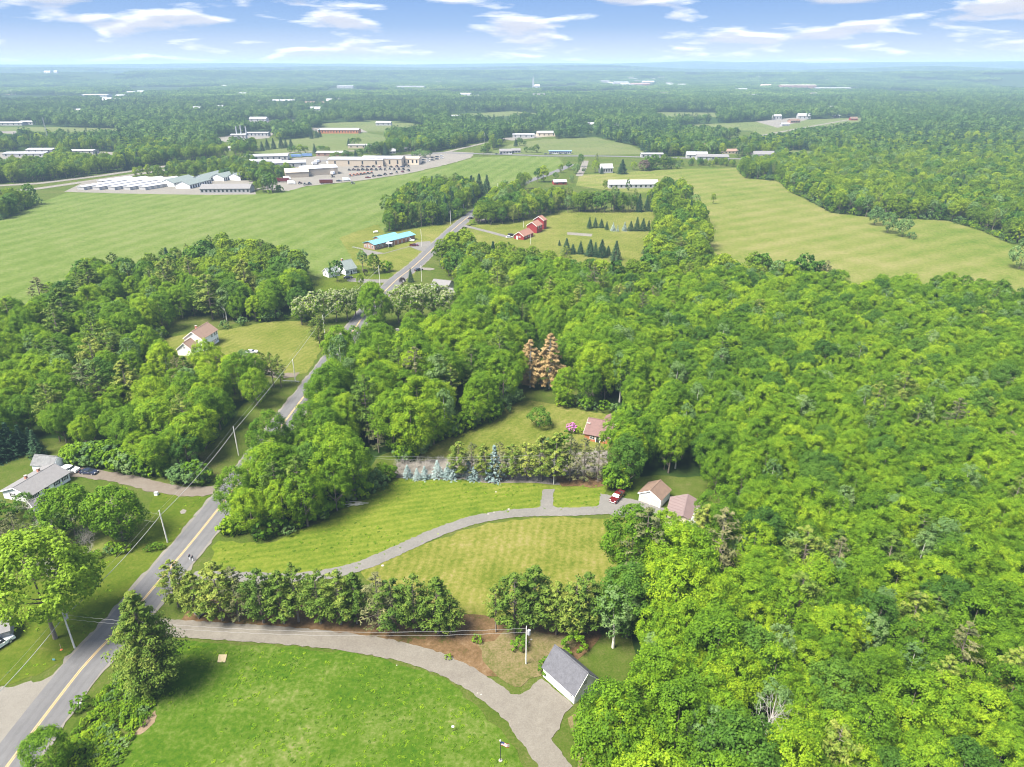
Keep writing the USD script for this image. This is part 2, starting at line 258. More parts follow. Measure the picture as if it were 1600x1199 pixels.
M['needle_bed'] = ground('needle_bed', [(0.40, (0.085, 0.125, 0.018)), (0.52, (0.145, 0.135, 0.035)), (0.62, (0.21, 0.135, 0.06)), (0.78, (0.29, 0.18, 0.09)), (1.0, (0.40, 0.28, 0.16))], 0.28, 1.3, 0.07)
M['dry_bank'] = ground('dry_bank', [(0.36, (0.10, 0.14, 0.02)), (0.56, (0.20, 0.20, 0.06)), (0.76, (0.34, 0.27, 0.13)), (1.0, (0.46, 0.36, 0.22))], 0.35, 2.5, 0.06)
M['bare_soil'] = ground('bare_soil', [(0.3, (0.28, 0.19, 0.12)), (0.7, (0.42, 0.31, 0.20)), (1.0, (0.55, 0.44, 0.30))], 0.6, 3.0, 0.1)
M['terrain'] = ground('terrain', [(0.36, (0.028, 0.065, 0.014)), (0.60, (0.05, 0.105, 0.02)), (0.82, (0.085, 0.14, 0.03)), (1.05, (0.14, 0.17, 0.06))], 0.02, 0.16, 0.0015)

# ------------------------------------------------------------------ terrain
def sstep(a, b, x):
    t = np.clip((x - a) / (b - a), 0, 1); return t * t * (3 - 2 * t)
_RIDGES = [  # (distance, thickness, [(pixel column, pixel row of the crest)])
    (10500., 1300., [(-600, 102), (0, 102.6), (230, 101.6), (430, 100.6), (620, 102.0), (820, 101.2), (960, 101.2), (1040, 99.2), (1090, 98.3), (1150, 99.6), (1210, 98.8), (1270, 101.0), (1400, 100.4), (1600, 100.0), (2200, 101)]),
    (7600., 700., [(-600, 106), (0, 106.0), (250, 107.0), (500, 105.6), (700, 108.0), (880, 105.0), (960, 104.8), (1060, 108.5), (1250, 109.0), (1400, 105.8), (1470, 104.6), (1560, 107), (1700, 106.), (2200, 107)]),
    (5600., 550., [(-600, 112), (0, 111.5), (300, 110.5), (600, 112.5), (900, 113.0), (1200, 114.), (1380, 113.), (1600, 111.0), (2200, 111)])]
def hz(x, y):
    """ground height: flat valley floor, rolling forested hills far off"""
    x, y = np.asarray(x, float), np.asarray(y, float); r = np.hypot(x, y)
    col = 800 + FPX * x / np.maximum(y * _c + CAMH * _s, 1e-3)
    front = y > 0.3 * r
    z = np.zeros_like(r)
    for D, w, pts in _RIDGES:
        c, rows = zip(*pts)
        h = CAMH + (HORIZ - np.interp(np.where(front, col, 800), c, rows)) * D / FPX
        z = np.maximum(z, np.maximum(h, 0) * np.exp(-((r - D) / w) ** 2))
    n = meshkit.fbm(np.stack([x / 1500, y / 1500, np.zeros_like(x)], -1), 3, 5)
    n2 = meshkit.fbm(np.stack([x / 420, y / 420, np.ones_like(x)], -1), 2, 9)
    return np.minimum(z * (0.97 + 0.06 * (n - 0.5)) + sstep(3000, 6000, r) * ((n - 0.5) * 22 + (n2 - 0.5) * 7), 147.0)
rings = np.concatenate([[0.0], np.geomspace(60, 3000, 24), np.geomspace(3200, 17000, 100)]); na = 360
ang = np.arange(na) * 2 * np.pi / na
RR, AA = np.meshgrid(rings[1:], ang, indexing='ij'); gx, gy = (RR * np.sin(AA)).ravel(), (RR * np.cos(AA)).ravel()
gv = np.vstack([[[0, 0, 0]], np.stack([gx, gy, hz(gx, gy)], 1)])
i, j = np.meshgrid(np.arange(len(rings) - 2), np.arange(na), indexing='ij'); k0 = 1 + i * na + j; k1 = 1 + i * na + (j + 1) % na
q = np.stack([k0, k1, k1 + na, k0 + na], -1).reshape(-1, 4)
gf = np.vstack([q[:, [0, 2, 1]], q[:, [0, 3, 2]], np.stack([np.zeros(na, int), 1 + (np.arange(na) + 1) % na, 1 + np.arange(na)], 1)])
single('terrain', (gv, gf), M['terrain'], 'wide green valley floor rising to far wooded hills', kind='structure', smooth=True)

def poly(pts, rnd=0.0):
    """a ground polygon from pixels (x, y) or (x, y, height that the pixel row shows)"""
    q = sg.Polygon([P(*p)[:2] for p in pts]).buffer(0)
    return q.buffer(rnd).buffer(-2 * rnd).buffer(rnd) if rnd else q
def line(pts): return sg.LineString([P(*p)[:2] for p in pts])
def smooth_line(pts, n=8):
    p = np.array([P(*q)[:2] for q in pts]); t = np.r_[0, np.cumsum(np.linalg.norm(np.diff(p, axis=0), axis=1))]
    from scipy.interpolate import PchipInterpolator
    tt = np.linspace(0, t[-1], n * len(pts)); return sg.LineString(np.stack([PchipInterpolator(t, p[:, k])(tt) for k in (0, 1)], 1))
def sheet(name, shape, z, mat, label, kind='structure', ragged=0.0, seed=1):
    parts_ = []
    for g in getattr(shape, 'geoms', [shape]):
        if g.is_empty or g.area < 0.05: continue
        if ragged:
            c = np.asarray(shapely.segmentize(g, ragged * 1.5).exterior.coords)[:-1]
            n1 = meshkit.noise(np.c_[c / (ragged * 2.5), np.full(len(c), seed)], 1) - 0.5; n2 = meshkit.noise(np.c_[c / (ragged * 2.5), np.full(len(c), seed + 9)], 2) - 0.5
            g = sg.Polygon(c + np.c_[n1, n2] * ragged * 1.6).buffer(0)
        for h in getattr(g, 'geoms', [g]):
            v, f = trimesh.creation.triangulate_polygon(h, engine='earcut')
            parts_.append(trimesh.Trimesh(np.c_[v, np.full(len(v), z)], f, process=False))
    m = cat_(parts_)
    if (m.face_normals[:, 2] < 0).mean() > 0.5: m.invert()
    return single(name, m, mat, label, kind=kind)
# --- areas without trees -------------------------------------------------
ROAD = smooth_line([(-90, 1330), (11, 1199), (40, 1160), (125, 1049), (191, 978), (236, 924), (319, 824), (466, 632), (486, 606), (557, 510), (572, 489), (617, 440), (645, 418), (669, 396), (707, 360), (732, 339)])
ROAD2 = smooth_line([(732, 339), (752, 324), (790, 302), (825, 284), (870, 268), (893, 257)])
DRIVE1 = smooth_line([(205, 973), (260, 981), (330, 986), (420, 992), (520, 1001), (600, 1013), (660, 1028), (715, 1050), (760, 1078), (800, 1110), (835, 1155), (868, 1199), (910, 1260)])
DRIVE2 = smooth_line([(300, 902), (360, 902), (440, 905), (510, 898), (560, 886), (620, 861), (690, 830), (760, 809), (830, 801), (900, 800), (960, 797), (1010, 802)])
FARMDRIVE = smooth_line([(105, 736), (150, 742), (200, 750), (250, 763), (300, 769), (345, 765)])
CAPEDRIVE = line([(552, 438), (580, 440), (625, 439)])
L_front = poly([(275, 1003), (420, 1008), (520, 1018), (600, 1031), (655, 1048), (700, 1070), (745, 1100), (790, 1150), (818, 1199), (850, 1290), (80, 1290), (150, 1240), (195, 1180), (230, 1125), (247, 1070), (262, 1020)], 1.5)
L_mid = poly([(325, 895), (335, 845), (420, 850), (500, 815), (560, 780), (618, 748), (760, 752), (860, 756), (950, 758), (945, 795), (850, 799), (760, 815), (650, 850), (560, 888), (430, 905)], 1.0)
L_dry = poly([(560, 892), (650, 855), (760, 819), (850, 808), (1030, 812), (1010, 850), (975, 900), (960, 960), (860, 965), (740, 962), (600, 930)], 1.0)
L_up = poly([(640, 722), (668, 700), (700, 685), (740, 672), (775, 655), (795, 632), (830, 626), (870, 632), (910, 642), (985, 655), (985, 690), (940, 705), (860, 700), (720, 722)], 1.5)
L_left = poly([(-400, 1060), (-60, 1052), (0, 1075), (60, 1055), (100, 1030), (150, 985), (200, 933), (262, 868), (305, 815), (338, 776), (300, 776), (240, 768), (232, 800), (225, 835), (170, 870), (110, 905), (20, 915), (-100, 910), (-400, 900)], 1.0)
L_tan = poly([(205, 556), (255, 530), (290, 523), (330, 512), (345, 517), (420, 503), (470, 502), (505, 512), (514, 527), (495, 560), (480, 583), (450, 588), (400, 590), (340, 585), (300, 580), (250, 572)], 1.5)
L_cape = poly([(476, 448), (500, 436), (512, 425), (560, 415), (600, 425), (640, 437), (600, 447), (570, 470), (560, 500), (545, 510), (560, 470), (540, 462), (480, 460)], 1.5)
L_blue = poly([(530, 372), (590, 350), (602, 366), (680, 352), (735, 338), (748, 345), (700, 375), (672, 400), (640, 437), (620, 447), (590, 440), (560, 432), (548, 400)], 1.5)
L_red = poly([(742, 352), (800, 350), (880, 332), (1022, 330), (1030, 345), (1025, 400, 3), (1000, 425, 8), (930, 425, 8), (880, 420, 8), (840, 405, 8), (720, 385, 6), (690, 375, 2), (725, 352)], 2.0)
L_blue = L_blue.difference(L_cape.buffer(0.8)); L_dry = L_dry.difference(L_mid.buffer(0.8)); L_left = L_left.difference(L_mid.buffer(1))
MEADOW_L = poly([(-500, 470), (-300, 300), (0, 345), (60, 318), (105, 301), (200, 302), (330, 304), (420, 303), (480, 292), (560, 284), (640, 272), (700, 258), (742, 246), (800, 244), (872, 246), (880, 256), (870, 266), (828, 280), (790, 298), (752, 318, 0), (735, 335), (680, 349), (600, 362), (530, 378), (520, 405, 12), (480, 385, 15), (350, 362, 15), (250, 385, 15), (130, 405, 15), (100, 430, 15), (30, 455, 15), (-100, 480, 15)])
MEADOW_R = poly([(900, 290), (905, 274), (960, 270), (1060, 264), (1150, 263), (1165, 279), (1215, 283), (1235, 300), (1300, 333), (1360, 340), (1480, 345), (1530, 360), (1580, 382), (1700, 400), (1700, 450, 15), (1620, 440, 15), (1560, 432, 15), (1480, 421, 15), (1400, 417, 15), (1330, 428, 15), (1290, 402, 15), (1200, 395, 15), (1110, 400, 15), (1102, 385), (1095, 350), (1075, 320), (1055, 297), (1000, 302), (950, 298)])
YARD = poly([(395, 262), (420, 250), (500, 244), (560, 249), (620, 243), (700, 237), (742, 239), (735, 247), (700, 257), (640, 271), (560, 283), (480, 291), (450, 299), (400, 296), (430, 285), (470, 271), (440, 268)])
STORAGE = poly([(100, 300), (135, 283), (230, 276), (330, 277), (395, 283), (400, 304), (330, 305), (200, 303)])
SCRUBFIELD = poly([(200, 276), (300, 262), (400, 252), (395, 262), (430, 270), (470, 271), (430, 285), (395, 284), (330, 277)])
HWY = [line([(-120, 297), (60, 287), (150, 276), (230, 264), (320, 252), (400, 243), (470, 238), (560, 236)]), line([(-120, 312), (60, 295), (170, 279), (260, 266), (320, 257), (380, 251)])]
ROUTE = line([(500, 252), (600, 247), (660, 242), (690, 239), (745, 240.5), (800, 242), (850, 244), (930, 244), (1000, 245.5), (1060, 247), (1130, 248), (1200, 249)])
SIDE = [line([(693, 239), (722, 232), (765, 222)]), line([(905, 275), (912, 262), (915, 252)]), line([(1130, 222), (1190, 212), (1260, 199), (1340, 185)])]
LOT_BLUE = poly([(566, 389), (600, 396), (640, 385), (652, 379), (672, 377), (676, 388), (668, 394), (655, 392), (640, 386), (600, 397), (570, 400)])
PLAZA = poly([(395, 246), (400, 232), (440, 226), (500, 210), (560, 206), (600, 212), (605, 224), (560, 233), (500, 240), (450, 244)])
FAR = [poly(p) for p in ([(-40, 198), (80, 198.5), (185, 201.5), (185, 206), (80, 207), (-40, 204)], [(500, 193), (560, 190.5), (640, 192.5), (672, 198), (600, 206), (505, 205)],
    [(1045, 197), (1190, 190), (1345, 184), (1349, 192), (1295, 200), (1235, 208), (1190, 216), (1175, 205), (1100, 202)], [(1020, 175.5), (1120, 176.5), (1122, 183.5), (1040, 184)],
    [(760, 240), (800, 225), (850, 218), (930, 215), (985, 227), (1012, 241), (900, 243)], [(690, 180), (800, 174), (850, 178), (760, 184)], [(1205, 234.5), (1290, 237), (1245, 241)],
    [(155, 155), (178, 154), (180, 157.5), (160, 158.5)], [(0, 152), (66, 151.2), (66, 154), (0, 154.6)], [(1480, 108.6), (1580, 107.6), (1575, 109.4), (1490, 110.2)], [(420, 222), (500, 213), (500, 222), (430, 233)], [(560, 188), (630, 190), (600, 193)])]
FARLOTS = [poly(p) for p in ([(-30, 240), (60, 235), (92, 237), (70, 247), (-30, 251)], [(108, 237), (185, 238), (180, 243), (110, 244)], [(335, 216), (380, 208), (430, 207), (420, 216), (350, 222)], [(0, 205.5), (30, 205), (30, 212), (0, 213)], [(780, 217), (850, 208), (862, 213), (800, 220)],
    [(1180, 190), (1240, 184), (1262, 187), (1215, 200)], [(480, 200), (560, 200), (575, 207), (500, 208)], [(800, 137.5), (905, 133.8), (905, 135), (800, 139)], [(380, 190), (470, 187), (460, 191), (390, 194)])]
PINKPAD = poly([(934, 795), (938, 772), (985, 780), (1050, 798), (1048, 812), (960, 808)])
PADLOT = poly([(843, 795), (848, 765), (866, 765), (863, 795)])
GARAGEPAD = poly([(812, 1088), (846, 1060), (897, 1104), (880, 1116), (872, 1140), (840, 1130)])
PULLOFF = poly([(-200, 1150), (-60, 1086), (0, 1077), (70, 1062), (105, 1042), (140, 1010), (150, 1040), (60, 1150), (20, 1190), (-60, 1260), (-200, 1300)])
NEEDLES = poly([(270, 978), (290, 940), (450, 950), (600, 958), (740, 965), (800, 975), (920, 968), (940, 1000), (905, 1030), (860, 1045), (840, 1062), (820, 1068), (780, 1062), (700, 1030), (600, 1002), (420, 984)])
BANK = poly([(740, 1010), (800, 985), (905, 990), (895, 1015), (850, 1040), (845, 1058), (815, 1072), (775, 1058)])
BANK2 = poly([(878, 1118), (900, 1104), (930, 1085), (938, 1130), (930, 1199), (940, 1290), (900, 1290), (905, 1199), (895, 1160)])
STRIP = poly([(612, 745), (622, 724), (700, 716), (800, 714), (950, 705), (952, 755), (860, 757), (760, 753)])
SCRUB = poly([(50, 1230), (110, 1160), (160, 1090), (200, 1030), (262, 1012), (250, 1075), (225, 1130), (190, 1190), (150, 1240)])
THICKET = poly([(-250, 800), (0, 790), (120, 800), (232, 800), (228, 838), (170, 868), (110, 900), (-250, 930)])

from shapely import affinity
def sight(shape, k=0.89, n=6):
    """the ground where a tree would hide the shape from the drone"""
    return unary_union([affinity.scale(shape, f, f, origin=(0, 0)) for f in np.linspace(k, 1, n)])
BL = [  # px, py, yaw, length, width, eave, ridge, wall, roof, windows, label
    (497, 272, 26, 36, 20, 6.5, 8.5, 'beige', 'metal_white', 0, 'long beige metal shop in the machinery yard'), (464, 276, 20, 22, 16, 5.0, 8.0, 'beige', 'beige', 0, 'beige shop with a rounded roof left of the long one'), (453, 262, 14, 34, 22, 6, 7, 'grey_wall', 'metal_silver', 4, 'grey flat roofed building behind the beige shops'),
    (560, 258, -2, 60, 24, 7, 8.2, 'beige', 'metal_white', 4, 'wide beige dealership hall with white roof'), (600, 258, -4, 44, 20, 8, 9.4, 'beige', 'metal_white', 5, 'curved front part of the dealership hall'), (628, 256, -4, 42, 18, 6.5, 7.5, 'tan_siding', 'beige', 9, 'two storey office at the right end of the dealership'),
    (412, 257, 4, 40, 16, 4, 5.2, 'white', 'metal_white', 4, 'white building at the left end of the machinery yard'), (421, 250, 10, 44, 20, 5, 6.5, 'white', 'metal_white', 7, 'white building with a row of dark bays'), (520, 243, 0, 66, 30, 5, 6.5, 'brick', 'metal_white', 5, 'low flat white roofed building behind the yard'), (565, 231, 0, 60, 26, 5, 6, 'beige', 'metal_white', 4, 'pale flat building among trees beyond the yard'),
    (531, 208, -1, 118, 36, 7, 9, 'brown_siding', 'metal_silver', 14, 'long dark fronted plaza with grey roof'), (404, 213, 2, 62, 22, 7, 8, 'white', 'metal_white', 6, 'white works building among pines'), (374, 217, 3, 40, 16, 8, 9, 'grey_wall', 'metal_silver', 3, 'grey works building with tall stacks'),
    (875, 240.5, -1, 50, 12, 4.5, 5.5, 'white', 'paint_blue', 12, 'long low building with blue and white front on the far road'), (790, 240, 4, 28, 14, 4, 7, 'grey_wall', 'roof_pale', 4, 'grey roofed house by the far road'), (806, 239, 8, 20, 12, 4, 7, 'grey_wall', 'roof_pale', 3, 'second grey roofed house by the far road'),
    (637, 236, 5, 14, 10, 4, 8, 'white', 'metal_white', 2, 'small white house with steep roof beside the far road'), (613, 240, 15, 14, 10, 4, 7.5, 'white', 'metal_white', 2, 'white house half hidden by a dark tree'), (818, 215, -3, 60, 18, 6, 8, 'white', 'metal_white', 4, 'white roofed building in the woods behind the blue sided building'), (853, 213, 5, 52, 22, 7, 10, 'tan_siding', 'metal_white', 4, 'white roofed hall right of the other one in the woods'),
    (924, 200, 0, 32, 16, 8, 12, 'white', 'metal_white', 3, 'white house alone in the far woods'), (962, 200, 10, 30, 16, 6, 10, 'grey_wall', 'roof_pale', 3, 'grey roofed house right of the lone white one'), (1018, 246, 0, 26, 10, 4, 5, 'white', 'metal_white', 5, 'small white building beside the far road'), (1088, 247, -6, 24, 14, 4, 7, 'white', 'metal_white', 3, 'white house behind the hedge of the right meadow'),
    (1112, 250, -4, 36, 14, 4, 6.2, 'white', 'roof_pale', 5, 'long pale roofed house behind the hedge'), (1100, 232, 3, 24, 14, 5, 8, 'white', 'roof_tan', 3, 'tan roofed white house above the hedge'), (1140, 240, 12, 34, 14, 4, 7, 'tan_siding', 'roof_tan', 4, 'tan house right of the hedge'), (1160, 233, 0, 26, 14, 4, 7, 'white', 'metal_white', 3, 'white house near the right end of the hedge'), (1195, 246, 0, 30, 14, 4, 7, 'white', 'roof_pale', 4, 'pale house at the wood edge right of the hedge'),
    (1213, 187, 0, 30, 18, 9, 13, 'white', 'metal_white', 3, 'white barn at the left end of the far farm'), (1240, 192, 20, 40, 16, 5, 9, 'brick', 'roof_brown', 4, 'brown farmhouse by the far straight road'), (1255, 186, -5, 46, 22, 8, 14, 'white', 'metal_white', 3, 'big white barn of the far farm'), (1226, 197, 10, 28, 12, 4, 7, 'white', 'metal_white', 2, 'small white sheds of the far farm'), (1298, 172, 0, 50, 20, 8, 12, 'white', 'metal_white', 3, 'white building at the wood edge above the far farm'), (1306, 184, 0, 26, 12, 5, 9, 'white', 'metal_white', 2, 'white cottage at the top of the far straight road'), (1333, 188, 0, 26, 14, 4, 8, 'red_siding', 'roof_brown', 2, 'small red barn in the far field on the right'), (1340, 178, 0, 44, 18, 5, 9, 'white', 'metal_white', 3, 'pale building among the far trees on the right'), (1322, 170, 0, 30, 18, 5, 9, 'white', 'metal_white', 2, 'small pale building at the far wood edge'),
    (45, 244, 0, 90, 34, 5, 6.5, 'white', 'metal_white', 6, 'long white roofed plant at the left edge of the woods'), (68, 238, 0, 60, 30, 5, 6.5, 'grey_wall', 'metal_white', 4, 'second white roofed plant right of the long one'), (130, 240, 0, 60, 24, 5, 6.5, 'grey_wall', 'metal_white', 4, 'white roofed plant in a clearing right of the mast'), (350, 235, 0, 42, 16, 4, 6, 'white', 'metal_white', 3, 'white roofed building beside the highway trees'),
    (18, 196, 0, 90, 30, 6, 8, 'white', 'metal_white', 5, 'white buildings at the left edge beyond the pale field'), (45, 195, 0, 46, 26, 7, 9, 'white', 'metal_white', 3, 'pale hall right of the ones beyond the pale field'), (98, 181, 0, 60, 30, 8, 12, 'white', 'metal_white', 3, 'white building in the woods above the pale field'), (121, 178, 10, 40, 26, 8, 14, 'white', 'metal_white', 2, 'white house right of the one above the pale field'),
    (152, 151.5, 0, 160, 60, 9, 12, 'white', 'metal_white', 5, 'long white works far in the left woods'), (190, 153.5, 0, 50, 40, 10, 15, 'white', 'metal_white', 2, 'white building beside the small yellow clearing'), (207, 147.5, 0, 60, 40, 10, 14, 'white', 'metal_white', 2, 'tiny white building beyond the small yellow clearing'), (310, 174, 0, 60, 30, 8, 14, 'white', 'metal_white', 2, 'white house in the left centre woods'), (345, 171, 8, 60, 30, 8, 13, 'white', 'metal_white', 2, 'white house right of the other in the left centre woods'),
    (443, 162.5, 0, 130, 50, 11, 16, 'white', 'metal_white', 4, 'group of white halls in the far centre left'), (490, 164, 0, 160, 50, 8, 11, 'brick', 'roof_tan', 4, 'long reddish roofed works in the far centre left'), (494, 175, 0, 50, 30, 9, 15, 'white', 'metal_white', 2, 'white house with steep roof below the reddish works'), (405, 190, 0, 60, 30, 7, 11, 'white', 'metal_white', 3, 'white building in the woods left of the plaza'), (545, 160.5, 0, 130, 40, 5, 7, 'beige', 'beige', 3, 'low tan building far behind the plaza'), (600, 196, 0, 50, 26, 6, 9, 'white', 'metal_white', 3, 'white building on the field behind the plaza'),
    (712, 187.5, 0, 60, 26, 8, 12, 'white', 'metal_white', 3, 'white building by the pale field in the middle distance'), (640, 138.5, 0, 260, 60, 12, 15, 'white', 'metal_white', 5, 'long white building in the hazy town'), (540, 138, 0, 140, 60, 12, 16, 'white', 'metal_white', 3, 'pale building left of the hazy town'), (1245, 139, 0, 300, 80, 22, 25, 'brick', 'beige', 6, 'very long tan mill far on the right'), (1300, 141, 0, 280, 60, 12, 15, 'white', 'metal_white', 5, 'long white sheds right of the tan mill'), (1160, 142.5, 0, 120, 50, 12, 15, 'white', 'metal_white', 3, 'white building left of the tan mill'),
    (1196, 137, 0, 90, 50, 16, 22, 'tan_siding', 'beige', 3, 'tan block close to the left of the tan mill'), (970, 134, 0, 150, 60, 20, 26, 'white', 'metal_white', 4, 'white block in the hazy town'), (1000, 135.5, 0, 180, 60, 16, 22, 'brick', 'roof_tan', 4, 'reddish block in the hazy town'), (1012, 133, 0, 120, 60, 20, 28, 'white', 'metal_white', 3, 'white block at the right of the hazy town'), (945, 132, 0, 90, 60, 18, 26, 'grey_wall', 'roof_pale', 3, 'grey block at the left of the hazy town'), (728, 152, 0, 70, 40, 12, 18, 'white', 'metal_white', 2, 'white building in the centre woods below the town')]
BL = [(a, b, c, d * (0.55 if b < 246 else 1), e_ * (0.6 if b < 246 else 1), f * (0.75 if b < 246 else 1), g_ * (0.75 if b < 246 else 1), *rest) for a, b, c, d, e_, f, g_, *rest in BL]
BLS = [sight(sg.Point(*P(b[0], b[1])[:2]).buffer(max(b[3], b[4]) * 0.5), 0.935) for b in BL if P(b[0], b[1])[1] < 9000]
road_s = ROAD.buffer(3.9, cap_style='flat'); LIFT = {}
OPEN = unary_union([*BLS, ROAD.buffer(5.8), ROAD.parallel_offset(4, 'left').buffer(5), ROAD2.buffer(9.0), DRIVE1.buffer(4), DRIVE2.buffer(4), FARMDRIVE.buffer(4), CAPEDRIVE.buffer(6), L_front, L_mid, L_dry, L_up, L_left.buffer(2), L_tan.buffer(2), L_cape, L_blue, L_red,
    MEADOW_L, MEADOW_R, YARD.buffer(4), STORAGE.buffer(6), SCRUBFIELD, *[sight(h.buffer(10), 0.9) for h in HWY], sight(ROUTE.buffer(10), 0.9), *[sight(s.buffer(7), 0.9) for s in SIDE], sight(PLAZA), *[sight(f) for f in FAR], *[sight(f) for f in FARLOTS], poly([(505, 405), (520, 375), (600, 352), (605, 400), (545, 425)]), PINKPAD.buffer(3), GARAGEPAD.buffer(3), PULLOFF, NEEDLES, BANK2, STRIP.buffer(2), SCRUB, THICKET,
    poly([(-300, 700), (-20, 735), (40, 700), (115, 700), (120, 745), (60, 815), (-300, 815)]), poly([(560, 540), (600, 515), (650, 512), (650, 545), (620, 570)]), poly([(855, 290), (860, 275), (905, 262), (1010, 258), (1010, 275), (960, 300), (900, 300)]),
    poly([(1000, 262), (1150, 262), (1150, 245), (1000, 245)]),
    # the open ground round the front lawn, driveways and rows of pines
    poly([(-400, 1700), (-400, 1000), (60, 930), (130, 870), (235, 800), (330, 830), (430, 850), (560, 785), (625, 742), (950, 750), (985, 775), (1020, 810), (1012, 840), (985, 880), (970, 930), (950, 975), (945, 1000), (968, 1035), (985, 1100), (960, 1145), (926, 1199), (915, 1500)]),
    poly([(90, 738), (250, 768), (240, 845), (60, 830), (40, 790)]),
    poly([(803, 565), (880, 565), (882, 612, 12), (803, 612, 12)]),
    # clear sight of houses and roads: rows seen at tree top height
    poly([(985, 755), (1105, 765), (1108, 815, 15), (1075, 811, 15), (1045, 801, 15), (1005, 806, 15), (985, 790, 10)]),
    poly([(262, 500), (350, 500), (352, 558, 14), (268, 565, 14)]),
    poly([(478, 430), (505, 403), (560, 403), (600, 430), (640, 430), (640, 447, 15), (600, 452, 15), (560, 457, 15), (480, 464, 15)]),
    poly([(300, 768), (345, 705), (400, 640), (440, 585), (495, 575), (492, 600, 15), (470, 640, 15), (446, 650, 15), (425, 640), (390, 680), (340, 765)]),
    poly([(490, 580, 10), (500, 500), (560, 480), (585, 468), (572, 500, 15), (545, 512, 15), (512, 540, 15), (492, 585, 13)]),
    poly([(600, 440), (715, 440), (715, 500, 14), (600, 500, 14)]),
    poly([(590, 450), (620, 430), (730, 335), (748, 338), (705, 377, 8), (672, 407, 10), (650, 440, 13), (610, 452, 13)]), poly([(600, 420), (690, 418), (720, 450, 4), (640, 470)])])
GROVE = poly([(597, 358), (640, 361), (690, 351), (722, 336), (742, 322), (748, 305), (735, 300, 0), (690, 300), (640, 300, 6), (600, 330, 6)])
HEDGE = unary_union([poly([(765, 326), (790, 339), (830, 343), (880, 333), (960, 332), (1020, 332), (1045, 324), (980, 325), (940, 325), (870, 322), (800, 321)]),
                     poly([(1005, 405), (1030, 385), (1030, 350), (1020, 330), (1035, 300), (1058, 302), (1078, 325), (1096, 355), (1103, 390), (1090, 410)])])
OPEN = OPEN.union(poly([(860, 285), (1040, 290), (1060, 300), (1045, 326), (870, 324), (800, 323), (832, 285)]))
OPEN = OPEN.difference(unary_union([GROVE, HEDGE]))
# --- ground sheets, each a little above the one below --------------------
Z = 0.02
sheet('verge', unary_union([ROAD.buffer(9), ROAD2.buffer(9), FARMDRIVE.buffer(6), CAPEDRIVE.buffer(7), DRIVE2.buffer(4)]).buffer(0), Z, M['verge'], 'rough grass verge along both sides of the road', ragged=1.5)
sheet('rough_grass', unary_union([OPEN.intersection(sg.box(-900, 30, 900, 1250)).buffer(5), SCRUB, THICKET]).buffer(0), 0.4 * Z, M['verge'], 'rough grass between the lawns, roads and woods', ragged=2.0)
sheet('meadow', unary_union([MEADOW_L, GROVE, poly([(505, 405), (520, 375), (600, 352), (605, 400), (545, 425)])]), 2 * Z, M['meadow_left'], 'broad pale green meadow on the left, below the storage sheds')
sheet('meadow', MEADOW_R.union(HEDGE), 2 * Z, M['meadow_right'], 'broad yellowish meadow on the right, between two woods')
for s, m, l in ((L_front, 'lawn_front', 'bright green front lawn inside the curved driveway'), (L_mid, 'lawn_mid', 'mown lawn with stripes above the thin curving driveway'), (L_dry, 'lawn_dry', 'dry yellowish mown lawn below the thin curving driveway'),
                (L_up, 'lawn_tan', 'lawn with the round dark shrub beside the brown roofed house'), (L_left, 'lawn_left', 'grass left of the road under the yellow green tree'), (L_tan, 'lawn_tan', 'mown yard round the white house with tan roof'),
                (L_cape, 'lawn_left', 'grass round the small white house with grey roof'), (L_blue, 'lawn_tan', 'mown grass round the blue roofed building'), (L_red, 'lawn_tan', 'wide lawn behind the red house with rows of spruces')):
    sheet('lawn', s, 3 * Z, M[m], l, ragged=0.8)
sheet('scrub_ground', SCRUB.union(THICKET), 2.5 * Z, M['verge'], 'rough weedy ground between road and front lawn', ragged=1.2)
sheet('needle_bed', NEEDLES, 4 * Z, M['needle_bed'], 'reddish brown fallen needles under the lower row of pines', ragged=2.4)
sheet('dry_bank', BANK.union(BANK2), 5 * Z, M['dry_bank'], 'dry grassy bank round the white garage', ragged=1.4)
sheet('stone_strip', STRIP, 4 * Z, M['old_asphalt'], 'grey stony strip under the upper row of pines', ragged=1.0)
sheet('needle_bed', poly([(860, 748), (950, 735), (955, 762), (880, 762)]), 4.5 * Z, M['needle_bed'], 'brown needles under the upper row of pines near the red pickup', ragged=1.2)
sheet('bare_patch', poly([(210, 1150), (225, 1125), (243, 1112), (247, 1118), (232, 1140), (218, 1150)]), 4.5 * Z, M['bare_soil'], 'bare brown soil at the left edge of the front lawn', ragged=0.5)
sheet('bare_patch', poly([(885, 870), (905, 858), (930, 880), (925, 930), (905, 945), (880, 920)], 0.5), 4.5 * Z, M['lawn_dry'], 'worn straw coloured patch on the dry lawn by the right hand wood', ragged=1.2)
sheet('bare_patch', poly([(886, 363), (926, 366), (924, 370), (886, 367)]), 4.5 * Z, M['gravel'], 'pale sandy rectangle on the lawn behind the red house')
sheet('flower_patch', poly([(140, 850), (165, 838), (185, 850), (165, 866), (142, 865)], 0.4), 4.5 * Z, M['meadow_right'], 'yellow flowering weeds below the two round trees', ragged=0.8)
sheet('sand_oval', poly([(281, 800), (286, 796), (292, 798), (289, 803), (283, 804)], 0.2), 4.5 * Z, M['gravel'], 'small pale oval of sand on the grass by the road')
sheet('gravel_lot', YARD, 4 * Z, M['gravel'], 'pale gravel yard full of machinery beyond the left meadow', ragged=2.0)
sheet('storage_lot', STORAGE, 3.5 * Z, M['gravel'], 'gravel ground under the rows of storage sheds')
sheet('rough_field', SCRUBFIELD, 2.8 * Z, M['lawn_left'], 'rough green field behind the storage sheds')
sheet('plaza_lot', PLAZA, 2.6 * Z, M['field_far'], 'tan grass and paving in front of the dark roofed plaza')
